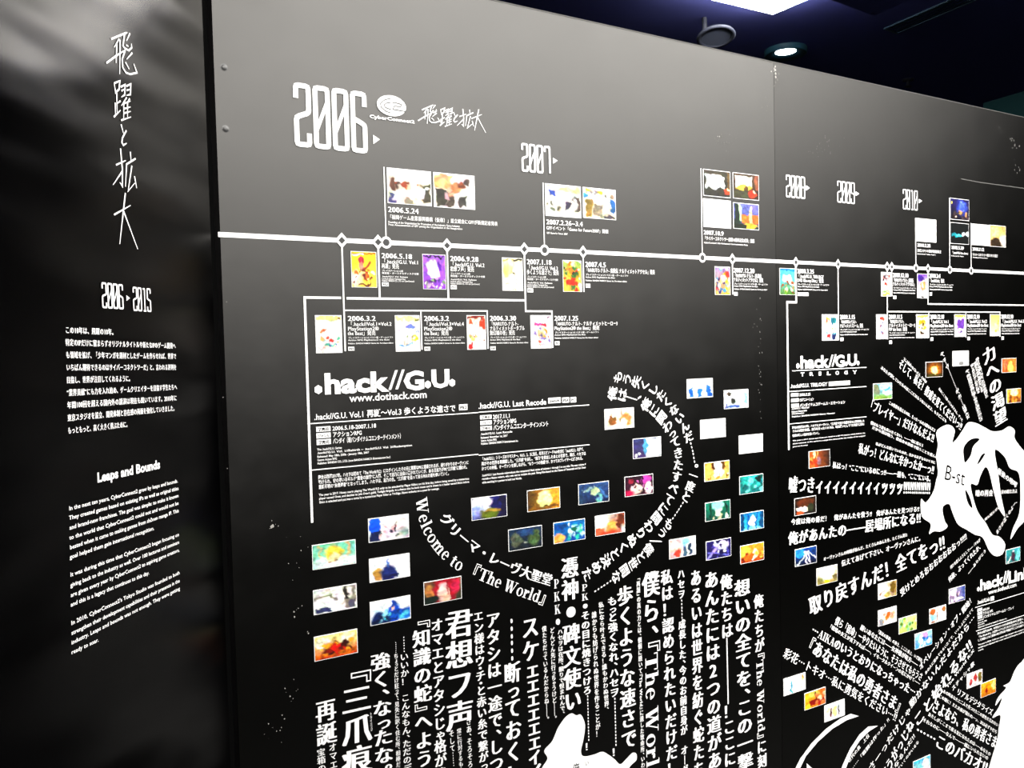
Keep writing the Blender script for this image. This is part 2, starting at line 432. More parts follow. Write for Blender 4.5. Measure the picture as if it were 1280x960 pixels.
# slot air grille
g = [onceil(1104.5, 35), onceil(1121, 41), onceil(1232, -8), onceil(1212, -12)]
ag = empty3('ceiling_air_grille', g[0], 'long narrow dark blue slotted air grille in the ceiling', 'vent')
e1 = (g[3] - g[0]); e2 = (g[1] - g[0]); l1, l2 = e1.length, e2.length; e1.normalize(); e2.normalize()
def bar(a0, a1, b0, b1, z0, z1):
    pts = [e1 * a0 + e2 * b0, e1 * a1 + e2 * b0, e1 * a1 + e2 * b1, e1 * a0 + e2 * b1]
    return [q(p, z0) for p in pts] + [q(p, z1) for p in pts]
for nm, a in (('frame', (0, l1, 0, .010)), ('frame', (0, l1, l2 - .010, l2)), ('frame', (0, .012, .010, l2 - .010))):
    obj3(nm, bar(*a, -.008, 0), BF, M_VENT, ag)
for i in range(3):
    b = l2 * (i + 1) / 4; obj3('slat', bar(.02, l1, b - .004, b + .004, -.006, -.001), BF, M_VENT, ag)
# boxed air duct beside the grille
d0 = onceil(1093, 20, CEIL - .12)
dk = MB()
dk.v = [tuple(Vector((d0.x, d0.y, 0)) + e1 * a + e2 * b + Vector((0, 0, z))) for z in (CEIL - .12, CEIL - .001) for a, b in ((0, 0), (1.0, 0), (1.0, -.4), (0, -.4))]
o = obj3('air_duct', dk.v, BF, M_CEIL); tag(o, 'dark boxed duct under the ceiling beside the air grille', 'duct')
c2 = onceil(1135, 99)
spk = empty3('sprinkler_head', c2, 'tiny sprinkler head on the dark ceiling above the wall edge', 'sprinkler')
v, f = lathe([(.035, 0), (.03, -.01), (.01, -.014), (.01, -.04), (.022, -.045), (0, -.047)], 14); obj3('head', v, f, M_METAL, spk)

# screw heads and scuffs on the board
for i, (x, y, t) in enumerate(((280, 84, 'upper'), (282, 161, 'lower'))):
    mb = MB(); cu_, cz_ = W1.P(x, y); mb.v, mb.f = lathe([(0, .0014), (.003, .0012), (.0055, .0004), (.0075, 0)], 12)
    mb.v = [(a + cu_, b + cz_, c) for a, b, c in mb.v]
    o = mb.build('screw_head', M_SCREW, None, W1, 0.0, (cu_, cz_)); tag(o, t + ' of two small bumps on the grey wall near the corner', 'screw')
def specks(name, wall, spots, m, parent):
    mb = MB()
    for x, y, n, sx, sy, r in spots:
        for _ in range(n):
            u, z = wall.P(x + random.gauss(0, sx), y + random.gauss(0, sy)); k = .7 * r * random.uniform(.4, 1.3)
            a0 = random.random() * 6
            mb.poly([(u + k * random.uniform(.5, 1.2) * math.cos(a0 + a), z + k * random.uniform(.5, 1.4) * math.sin(a0 + a)) for a in (0, 1, 2.1, 3, 4.2, 5.2)])
    v = np.array(mb.v); me = bpy.data.meshes.new(name); o = bpy.data.objects.new(name, me); COL.objects.link(o)
    v[:, 2] += .0005
    me.from_pydata(v.tolist(), [], mb.f); me.update(); me.materials.append(m); o.parent = parent
    o['kind'] = 'structure'
    return o
specks('scuff', W1, [(905, 178, 14, 8, 6, .003), (900, 172, 8, 3, 2, .0035), (912, 190, 3, 3, 2, .003), (940, 345, 12, 3, 8, .003), (947, 400, 14, 3, 30, .003), (949, 480, 14, 3, 22, .003), (955, 130, 5, 3, 5, .003), (945, 325, 4, 6, 4, .003)], M_FAINT, wall_front)
specks('scuff', W1, [(345, 660, 5, 6, 6, .0015), (341, 658, 1, 1, 1, .006), (370, 690, 8, 9, 18, .0015), (375, 765, 5, 5, 4, .002), (380, 792, 2, 3, 8, .0022), (366, 865, 8, 9, 10, .0018), (340, 915, 8, 10, 14, .0018), (352, 892, 2, 2, 2, .003), (282, 430, 3, 3, 90, .0015), (899, 170, 2, 2, 1, .003)], M_SCUFF, wall_front)
specks('scuff', W1, [(1035, 178, 18, 9, 7, .004), (1022, 190, 8, 5, 3, .003), (1268, 180, 9, 3, 6, .006), (1271, 208, 7, 3, 7, .005), (1252, 164, 3, 2, 3, .004), (970, 100, 6, 2, 8, .005)], M_FAINT, wall_right)
specks('scuff', W1, [(968, 93, 5, 1.5, 4, .005), (968, 87, 3, 1, 2, .006)], M_SCUFF, wall_right)
mb = MB(); pstroke(mb, W1, [(1201, 223.5), (1225, 228), (1251, 231.5), (1284, 236)], 1.0)
o = mb.build('scratch', M_EDGE, None, W1, .0006); o['kind'] = 'structure'; o.parent = wall_right; o.matrix_parent_inverse = wall_right.matrix_world.inverted()

# ------------------------------------------------------------------ printed pictures: colour fields on a fine grid
def paint(shapes, nx, ny, seed):
    rs = np.random.RandomState(seed)
    X, Y = np.meshgrid((np.arange(nx)) / (nx - 1), (np.arange(ny)) / (ny - 1))    # Y runs downwards
    im = np.ones((ny, nx, 3)) * .8
    busy = len(shapes) > 3
    def cloud(cells):                     # smooth random field between -1 and 1
        g = rs.rand(cells + 2, cells + 2) * 2 - 1
        x = np.clip(X, 0, .999) * cells; y = np.clip(Y, 0, .999) * cells; i = x.astype(int); j = y.astype(int); a = x - i; b = y - j
        a = a * a * (3 - 2 * a); b = b * b * (3 - 2 * b)
        return g[j, i] * (1 - a) * (1 - b) + g[j, i + 1] * a * (1 - b) + g[j + 1, i] * (1 - a) * b + g[j + 1, i + 1] * a * b
    if busy: X, Y = X + .05 * cloud(5) + .03 * cloud(11), Y + .06 * cloud(5) + .04 * cloud(11)
    X0, Y0 = np.clip(X, 0, .999), np.clip(Y, 0, .999)
    for s in shapes:
        k = s[0]
        if k == 'g': im[:] = np.array(lin(s[1])) * (1 - Y[..., None]) + np.array(lin(s[2])) * Y[..., None]; continue
        if k == 'h': im[:] = np.array(lin(s[1])) * (1 - X[..., None]) + np.array(lin(s[2])) * X[..., None]; continue
        if k == 'n':
            b = rs.rand(ny, nx, 1) - .5; b = (b + np.roll(b, 1, 0) + np.roll(b, 1, 1)) / 1.7
            im = np.clip(im * (1 + b * s[1]), 0, 1); continue
        if k == 'p':                     # scattered patches
            for _ in range(s[6]):
                cx, cy = s[1] + rs.rand() * (s[3] - s[1]), s[2] + rs.rand() * (s[4] - s[2])
                c = np.array(lin(s[7 + rs.randint(len(s) - 7)])); r = s[5] * (.5 + rs.rand())
                m = np.clip(2.0 - 2.0 * np.hypot((X - cx), (Y - cy) * ny / nx * 1.2) / r, 0, 1)[..., None]
                im = im * (1 - m) + c * m
            continue
        c = np.array(lin(s[5]))
        if k == 'r':
            e = .03; f = lambda t, a, b: np.clip((t - a) / e + .5, 0, 1) * np.clip((b - t) / e + .5, 0, 1)
            m = f(X, s[1], s[3]) * f(Y, s[2], s[4])
        elif k == 'e':
            m = np.clip((1 - np.hypot((X - s[1]) / s[3], (Y - s[2]) / s[4])) * 3.5, 0, 1)
        elif k == 's':
            m = np.clip((1.15 - np.hypot((X - s[1]) / s[3], (Y - s[2]) / s[4])) * 1.2, 0, 1)
        elif k == 'l':
            p = np.array([s[3] - s[1], s[4] - s[2]]); L = p @ p
            t = np.clip(((X - s[1]) * p[0] + (Y - s[2]) * p[1]) / L, 0, 1)
            m = np.clip(1.5 - np.hypot(X - s[1] - t * p[0], Y - s[2] - t * p[1]) / s[6], 0, 1)
        m = m[..., None]; im = im * (1 - m) + c * m
    if busy:
        X, Y = X0, Y0
        im = im * (1 + .28 * cloud(9) + .3 * cloud(17) * .8)[..., None]
        im = im * (1 + .14 * np.stack([cloud(7), cloud(7), cloud(7)], -1))
    return np.clip(im, 0, 1) ** 1.3
def picture(name, wall, u0, z0, u1, z1, shapes, label, cat, group, bw=.0015, n=40, d=.0006):
    c = ((u0 + u1) / 2, (z0 + z1) / 2)
    t = empty(name, wall, c, label, cat, group, 0.0)
    mb = MB(); th = .0012
    mb.box(u0, z0, u1, z1, .0003, th); mb.build('border', M_WHITE, t, d=0)
    wd, ht = u1 - u0 - 2 * bw, z1 - z0 - 2 * bw
    nx = n; ny = max(6, round(n * ht / wd))
    im = paint(shapes, nx, ny, hash(round(u0 * 1000)) % 1000)
    me = bpy.data.meshes.new('image'); o = bpy.data.objects.new('image', me); COL.objects.link(o); o.parent = t
    v = []; f = []
    for j in range(ny):
        for i in range(nx):
            v.append((u0 + bw + wd * i / (nx - 1) - c[0], z1 - bw - ht * j / (ny - 1) - c[1], th + .0004))
    for j in range(ny - 1):
        for i in range(nx - 1):
            a = j * nx + i; f.append((a, a + nx, a + nx + 1, a + 1))
    me.from_pydata(v, [], f); me.update(); me.materials.append(M_INK)
    at = me.color_attributes.new('Ink', 'FLOAT_COLOR', 'POINT')
    rgba = np.concatenate([im.reshape(-1, 3), np.ones((nx * ny, 1))], 1)
    at.data.foreach_set('color', rgba.ravel().tolist())
    return t
TW, TH_ = .0552 * S, .0302 * S
def still(px, py, shapes, label, group='small picture stills around the curved lettering'):
    u, z = W1.P(px, py)
    picture('picture_still', W1, u - TW / 2, z - TH_ / 2, u + TW / 2, z + TH_ / 2, shapes, label, 'picture', group)
G2 = 'small picture stills around the burst of slanted lettering'
STILLS = [
 (417.7, 693, [('g', '7fd0b0', '9ad6c0'), ('r', .12, 0, .2, 1, 'c8c890'), ('r', .8, 0, .88, 1, 'd8c890'), ('e', .5, .8, .6, .3, 'e8f4f0'), ('e', .5, .38, .24, .36, 'f0d050'), ('e', .5, .62, .14, .2, 'f8dcb0'), ('l', .42, .75, .58, .75, 'a06030', .03), ('n', .25)], 'still with a yellow blot on pale green, topmost of the three at the far left'),
 (485.9, 660, [('h', 'f4f6fa', 'f6dfe8'), ('r', 0, 0, .26, .7, '1668e0'), ('r', 0, .6, .28, 1, '202c60'), ('p', .3, .4, .7, .9, .06, 14, 'e8a8a0', 'f0c0c0', '404050'), ('r', .64, .3, .67, .7, '303040'), ('s', .92, .8, .3, .3, '90a8a0')], 'still split deep blue and white, just left of the large curved serif lettering'),
 (487, 709.6, [('g', 'fafbff', 'f4f6fa'), ('r', .14, .5, .32, 1, 'e8c890'), ('e', .2, .75, .12, .3, 'c89850'), ('e', .5, .75, .24, .42, '2c3c80'), ('r', .44, .05, .5, .5, '5078b8'), ('r', .34, .8, .74, .96, '28306c')], 'white still with a navy blot in its middle, under the blue and white still'),
 (419, 748.7, [('g', 'e0e0dc', 'f8f8f8'), ('e', .3, .75, .42, .5, 'fafafa'), ('l', .02, .35, .4, .28, '8c8878', .04), ('l', .4, .28, .55, .6, '908c80', .03), ('r', .72, 0, 1, 1, '9c988c'), ('e', .84, .3, .1, .3, 'e8e4d8'), ('e', .76, .3, .05, .4, '403c38'), ('r', 0, .78, .42, 1, '404470'), ('r', .78, .65, 1, 1, '686878'), ('n', .2)], 'pale grey still with a dark blue corner, middle of the three at the far left'),
 (488, 762.8, [('g', 'f0f8ff', 'e8f4fc'), ('e', .58, .7, .24, .55, '1058c0'), ('e', .56, .26, .09, .22, '1850b0'), ('r', .52, .36, .6, .5, 'e8c0a8'), ('e', .25, .85, .3, .4, '183868'), ('e', .88, .75, .2, .3, '2878d0'), ('l', .2, .95, .4, .45, 'a0d8f0', .04), ('p', .05, .6, .95, 1, .06, 14, '082858', '60c0e0', '1868d0'), ('n', .3)], 'bright blue and white still below the white still with a navy blot'),
 (553.4, 738, [('g', '7a5a40', '3c4030'), ('e', .12, .45, .16, .3, 'c08850'), ('e', .55, .5, .34, .9, 'b01c38'), ('e', .5, .6, .18, .5, 'f4d8c4'), ('r', .58, .1, .62, .8, 'a01830'), ('r', .4, .75, .7, 1, 'e8c8b0'), ('e', .85, .35, .16, .4, 'd0305c'), ('e', .15, .85, .3, .25, '203028')], 'still with crimson around a pale patch, left end of the row under the curved words'),
 (420, 806, [('g', 'fff0a0', 'c85010'), ('e', .2, .3, .2, .3, 'fff8d8'), ('e', .75, .3, .2, .3, 'fff8d0'), ('e', .5, .62, .36, .25, '702010'), ('l', .25, .85, .65, .5, 'e01818', .08), ('r', 0, .75, 1, .95, 'd07010'), ('p', .1, .35, .9, .9, .07, 20, 'c03010', 'f8b030', '501808'), ('n', .5)], 'fiery orange and red still, lowest of the three at the far left'),
 (611.5, 634, [('g', '28287c', '1c1c50'), ('e', .25, .3, .35, .45, 'f8f4f8'), ('s', .1, .6, .3, .4, 'a0b0f0'), ('e', .5, .8, .28, .3, '6c7828'), ('l', .4, .6, .75, .7, 'c8a048', .06), ('r', .8, 0, 1, 1, '242048'), ('n', .3)], 'dark blue still with a white glare, first of the four across the upper row'),
 (679.4, 624, [('h', '5c4420', 'd8a038'), ('r', .55, .1, .98, .8, 'e0a840'), ('e', .52, .5, .24, .5, 'fff4b0'), ('r', .36, .3, .64, .8, 'fff0a0'), ('e', .5, .92, .12, .15, '281808'), ('r', 0, .85, 1, 1, '8c6020'), ('n', .25)], 'golden yellow still with a bright centre, second across the upper row'),
 (742, 616, [('g', '3c5c8c', '1c2c50'), ('e', .55, .4, .14, .28, 'b8d0a0'), ('e', .68, .78, .16, .3, '70b8b0'), ('l', .2, .4, .55, .2, '98b0b8', .04), ('l', .7, .3, .95, .8, '5080b0', .04), ('r', 0, .2, .14, 1, '304868'), ('p', .1, .1, .9, .9, .06, 12, '2c4478', '6890a8', '283c60'), ('n', .4)], 'blue grey still with a pale green blot, third across the upper row'),
 (656.5, 672.6, [('g', '28405c', '1c2830'), ('e', .22, .55, .2, .4, '606858'), ('e', .75, .5, .22, .42, '587048'), ('r', .42, .68, .56, .76, '909890'), ('e', .5, .2, .3, .2, '305078'), ('n', .6)], 'dim blue and olive still, first of the three across the lower row'),
 (711.6, 663.7, [('g', '1478b8', '0c60a0'), ('e', .12, .85, .24, .35, 'f0b060'), ('e', .12, .2, .3, .2, '085090'), ('p', .45, .15, .95, .95, .08, 22, 'd0f4f4', '38b8a8', '1050a0', 'a8e8f0'), ('e', .68, .45, .1, .2, '207868'), ('n', .2)], 'still with cyan ice shapes on blue, middle of the lower row'),
 (762.4, 655, [('h', 'fff0e0', 'a05030'), ('e', .2, .3, .3, .4, 'fffaf4'), ('e', .1, .85, .3, .3, 'e86848'), ('e', .55, .6, .2, .4, 'f0b060'), ('e', .85, .45, .16, .5, '703820'), ('s', .5, .95, .4, .2, 'd85030'), ('s', .95, .9, .12, .3, 'e8dcd8')], 'warm cream and orange still, right end of the lower row'),
 (798.5, 606.5, [('g', '301828', '501838'), ('e', .2, .25, .12, .2, 'a03048'), ('e', .4, .7, .22, .35, 'f0d0c8'), ('e', .75, .25, .2, .3, 'b850a8'), ('e', .85, .7, .18, .35, 'f0d8dc'), ('l', .65, 0, .6, .9, '200818', .03), ('s', .15, .9, .25, .2, 'd02060'), ('p', 0, 0, 1, 1, .05, 10, '8c1848', 'c878b8', '401028')], 'magenta and dark still, last of the four across the upper row'),
 (774, 523, [('g', 'f8f0e0', 'f0e4cc'), ('r', 0, 0, .5, 1, 'f0e8d8'), ('e', .25, .5, .16, .35, '8c6030'), ('e', .3, .25, .12, .2, 'fffaf0'), ('e', .72, .55, .24, .45, 'c89858'), ('e', .66, .75, .14, .3, 'fff8ec'), ('r', .53, 0, .56, 1, 'b09870'), ('n', .25)], 'cream still with two brown marks, under the start of the curved lines'),
 (808.6, 559.4, [('g', '404878', '504070'), ('r', .45, 0, 1, 1, 'e8f4ff'), ('e', .44, .4, .08, .5, '60a8d8'), ('e', .1, .88, .06, .08, 'e8f0ff'), ('e', .22, .82, .05, .08, 'd8e0f0'), ('n', .15)], 'still half indigo and half white, inside the bend of the curved lines'),
 (874.6, 485.2, [('g', 'fafcff', 'f4f8fc'), ('r', .06, .5, .22, 1, '2878d8'), ('e', .5, .75, .1, .25, '3080d8'), ('r', .42, .9, .6, 1, '2870c8'), ('e', .84, .6, .12, .4, '3078c8'), ('r', .78, .8, .98, .95, '1c60b8'), ('n', .1)], 'white still with three bright blue marks, top of the right hand group'),
 (920, 498.7, [('h', 'f4f0e8', 'c8f0ec'), ('e', .22, .18, .1, .16, '504838'), ('e', .36, .6, .13, .26, '383c38'), ('l', .15, .95, .6, .9, '4060a0', .07), ('e', .9, .5, .14, .4, '90e0d8'), ('s', .7, .5, .2, .3, 'f8fcfc'), ('r', .02, .7, .1, 1, '485890')], 'pale still with mint green and dark marks, beside the still with blue marks'),
 (891, 535.6, [('g', 'fcfcfc', 'fafafa')], 'plain white still, left of the two blank ones'),
 (938.4, 554.6, [('g', 'fcfafa', 'fafafa')], 'plain white still, right of the two blank ones'),
 (896, 588.5, [('g', 'e0b050', 'f0d080'), ('e', .55, .4, .22, .6, 'fffaf0'), ('e', .35, .2, .09, .3, '583c10'), ('e', .75, .2, .1, .3, '684818'), ('p', .02, .65, .98, .98, .06, 16, '805818', 'f8f0c0', 'c89030'), ('n', .2)], 'yellow and white still below the left blank white one'),
 (939, 605, [('g', '28a098', '187878'), ('p', 0, 0, 1, 1, .11, 18, '80e0d8', '106868', '40c0b8', '083838'), ('e', .85, .25, .14, .24, '083430'), ('n', .3)], 'teal mottled still at the right edge of the group'),
 (897, 638, [('g', '188068', '105848'), ('e', .52, .35, .16, .5, 'f0fff8'), ('e', .5, .2, .3, .3, '98e0d0'), ('r', .14, .1, .2, .8, '0c3c30'), ('r', .8, .1, .86, .8, '0c3c34'), ('p', .2, .7, .9, 1, .06, 12, 'e0f8e8', '103830', 'c0c8a0')], 'dark green still with a glowing white centre'),
 (939.7, 651, [('g', '1c88b8', '40b0d0'), ('e', .5, .5, .17, .4, 'f0ffff'), ('r', .0, .0, .16, 1, '0c4878'), ('r', .84, 0, 1, 1, '105888'), ('e', .5, .95, .4, .2, '90e0f0'), ('l', .3, 0, .34, 1, '1060a0', .03), ('l', .7, 0, .66, 1, '1060a0', .03)], 'bright blue still with a white glow, right edge under the teal one'),
 (853, 684, [('h', 'e8a8a0', 'e0f0f4'), ('e', .3, .75, .17, .3, 'c04838'), ('e', .25, .25, .2, .3, 'f0d4d0'), ('r', .52, .3, .66, 1, '506880'), ('r', .72, .4, .86, 1, '344860'), ('e', .6, .2, .2, .3, '90c8e0'), ('r', .86, 0, 1, 1, 'f4f4f4'), ('n', .25)], 'still fading from pink to pale blue, left of the bottom three'),
 (898, 686, [('g', '302870', '282060'), ('e', .65, .3, .3, .3, 'd8d8f4'), ('l', 0, 1, .5, .3, 'b0a8e8', .05), ('l', .1, .6, .9, .9, '8080d8', .04), ('p', .3, 0, 1, 1, .08, 16, 'f0f0ff', '6058b8', '201850'), ('n', .2)], 'violet and white still, middle of the bottom three'),
 (940, 691, [('g', 'f0a838', 'b04810'), ('e', .6, .55, .15, .35, 'fff0d0'), ('l', .5, .9, .7, .5, 'fff8e0', .04), ('s', .15, .4, .3, .4, 'f8c860'), ('p', 0, .5, 1, 1, .08, 12, 'e07020', '903008', 'f8b850'), ('n', .25)], 'orange still with a pale flare, right of the bottom three'),
]
STILLS2 = [
 (1103, 489, [('g', '78c0e8', '709848'), ('e', .65, .25, .4, .25, 'b8e4f8'), ('e', .75, .6, .35, .18, 'f0f8fc'), ('e', .12, .35, .25, .45, '788068'), ('s', .4, .95, .7, .25, '88a850'), ('l', .6, .5, .9, .25, '4898d0', .04)], 'still of blue sky over green, beside the heading block with the vertical rule'),
 (1167.6, 461.8, [('g', '402008', '201808'), ('s', .5, .5, .5, .55, 'b07018'), ('e', .5, .55, .22, .3, 'fff0a0'), ('r', .1, .8, .9, .95, '504810'), ('n', .3)], 'dark still with a golden glow in its middle, among the slanted lines'),
 (1200.6, 448, [('g', 'fafafa', 'f0f0f0'), ('e', .52, .85, .2, .18, '8c8c8c'), ('r', .51, .5, .55, .75, 'a8a8a8')], 'white still with a small grey mark near its bottom edge'),
 (1261, 456.6, [('h', 'c86838', 'd89040'), ('e', .6, .65, .2, .5, 'ffd870'), ('r', .3, .1, .36, .9, 'a04c28'), ('s', .2, .4, .2, .4, 'd88058'), ('n', .2)], 'orange still right of the four large characters, upper one of two'),
 (1267, 494.7, [('g', 'e0a040', '905018'), ('e', .5, .25, .35, .3, 'fff0b0'), ('r', .0, 0, .12, 1, 'f0c060'), ('p', .1, .5, .9, .9, .1, 8, '784010', 'd89838'), ('n', .2)], 'amber still right of the four large characters, lower one of two'),
 (1024, 573.4, [('h', 'c06830', '302018'), ('r', .2, 0, .28, .6, 'f0d8a0'), ('r', .36, 0, .4, .5, 'e8b070'), ('e', .25, .8, .22, .24, 'e07030'), ('e', .48, .6, .14, .3, '987078'), ('p', 0, .5, .4, 1, .1, 6, 'f0a858', 'b04820'), ('n', .2)], 'still with orange at left fading to dark, under the heading block'),
 (1006.4, 632, [('g', '302010', '201810'), ('e', .5, .3, .5, .3, '683818'), ('e', .35, .7, .3, .22, 'fff4e8'), ('r', .1, .6, .6, .8, 'f8e0c8'), ('e', .25, .9, .2, .12, 'c06030'), ('e', .75, .6, .14, .3, '384028'), ('n', .3)], 'dark brown still with a white patch, below the line of exclamation marks'),
 (1007, 695, [('g', '1850a0', '101828'), ('e', .2, .2, .3, .35, '3898e0'), ('l', .5, .25, .2, .85, 'e0e8f4', .03), ('l', .5, .2, .5, .95, 'e8ecf8', .04), ('l', .55, .2, .7, .9, 'e0e4f4', .03), ('l', .6, .2, .95, .7, 'd8e0f0', .03), ('e', .1, .92, .1, .1, 'e0e8f0')], 'blue still with white fanning streaks, at the left end of the slanted lines'),
 (1033.5, 718.5, [('g', 'f0e8c8', '988c48'), ('e', .5, .4, .4, .5, 'fffdf4'), ('e', .5, .88, .16, .14, 'e8d838'), ('r', 0, .7, .3, .85, '807848'), ('r', .75, .6, 1, .85, '787048')], 'pale cream and olive still, right of the blue still with streaks'),
 (1109, 737, [('h', 'f0ece4', 'a08840'), ('e', .3, .4, .3, .35, 'fffaf4'), ('l', .08, .75, .35, .5, '806048', .04), ('e', .8, .4, .18, .4, '786020'), ('e', .5, .85, .2, .2, 'd0c070')], 'cream still with a brown side, upper of the two beside the long slanted row'),
 (1266, 694, [('g', '48a8a8', '387c80'), ('l', .15, .95, .55, .2, 'e8f0f0', .04), ('e', .5, .6, .2, .4, '50384c'), ('e', .85, .5, .16, .5, '80d8d8')], 'teal still with a pale diagonal streak at the right edge'),
 (1196, 743, [('h', 'c8b8c8', '3c5098'), ('e', .25, .3, .25, .3, 'f0ecf0'), ('p', .05, .4, .6, .95, .08, 14, '604858', 'e8d8e0', '887890'), ('e', .6, .85, .3, .12, 'e8e4ec')], 'mauve and blue still above the diagonal writing'),
 (1109, 770, [('g', 'f4f0ee', 'e8dcd8'), ('e', .5, .45, .18, .3, 'd07828'), ('e', .8, .5, .16, .3, 'e8a888'), ('e', .15, .8, .14, .3, '9898a0'), ('p', .1, .1, .9, .9, .06, 8, 'f8e8d8', 'c09870')], 'off white still with an orange mark, lower of the two beside the long slanted row'),
 (1172, 767.8, [('g', 'f8f4f0', 'e8ecf4'), ('r', .42, 0, .48, 1, 'a06848'), ('e', .18, .2, .18, .25, 'c07838'), ('e', .88, .25, .12, .25, 'b08048'), ('r', .05, .4, .4, .8, 'a8d8e4'), ('r', .05, .85, .35, 1, 'a07860'), ('s', .7, .7, .2, .3, 'f0e0f4')], 'white still split by a brown upright stripe'),
 (1134.4, 779.8, [('g', 'd0e0a0', 'b8d070'), ('p', 0, 0, 1, 1, .09, 26, '88b848', 'f0f4c0', '608830', 'e8c860', '90c0a0'), ('n', .2)], 'lime green mottled still'),
 (1154, 799, [('g', 'a8d8f0', '4898d8'), ('e', .6, .25, .25, .25, 'c8a0e0'), ('p', .2, .4, 1, 1, .1, 14, '50b8e8', '2878c8', 'e0f4fc'), ('e', .35, .5, .14, .3, 'e8f0f0'), ('n', .15)], 'sky blue still with a lilac patch, above the dense diagonal writing'),
 (1218, 848.5, [('g', 'f4e8e4', 'f0e0e0'), ('e', .25, .65, .14, .3, 'c05058'), ('e', .55, .4, .14, .35, 'b84848'), ('e', .85, .5, .14, .45, '786830'), ('r', .0, .8, 1, 1, 'f0e4e4'), ('n', .15)], 'white still with red marks, left of the orange one near the corner'),
 (1235, 860, [('g', 'f0c040', 'd08018'), ('e', .45, .5, .25, .4, 'f89810'), ('e', .4, .65, .1, .24, '983010'), ('e', .85, .4, .14, .4, 'f0e090'), ('n', .2)], 'yellow orange still beside the large white shape at the corner'),
 (993, 855, [('g', 'eef8fa', 'f0faf8'), ('e', .34, .6, .06, .5, '58a0b0'), ('r', .4, .35, .85, .4, 'a8d8e8'), ('e', .9, .3, .07, .3, 'c8a868'), ('r', .75, .72, .98, .78, 'c0b890'), ('s', .9, .6, .2, .3, 'f4f0d8')], 'white still with thin teal lines, first of three stepping down'),
 (1018.6, 873, [('h', 'f0b828', 'd86830'), ('e', .45, .2, .3, .25, 'd8c868'), ('r', .2, .55, .95, .85, '981c10'), ('r', .5, .1, .56, .6, '602010'), ('e', .15, .9, .14, .2, 'f8d838'), ('p', .5, .2, 1, .9, .09, 10, 'e08850', 'b83018', 'f0c8a0')], 'red and yellow still, middle of three stepping down'),
 (1043, 888, [('g', 'fafaf6', 'f6f6f2'), ('e', .32, .55, .05, .35, '704048'), ('e', .5, .55, .14, .4, 'e8e098'), ('e', .7, .55, .05, .35, '504850'), ('e', .18, .4, .1, .2, 'f4dcc0')], 'white still with a faint yellow centre, last of three stepping down'),
 (1152, 957, [('g', '48c0dc', 'e8d4d0'), ('e', .35, .55, .25, .3, '90d8e0'), ('e', .75, .4, .2, .4, 'f0e0d8'), ('l', .4, .9, .8, .3, 'f4f8f8', .06)], 'cyan still cut off by the bottom edge of the view'),
]
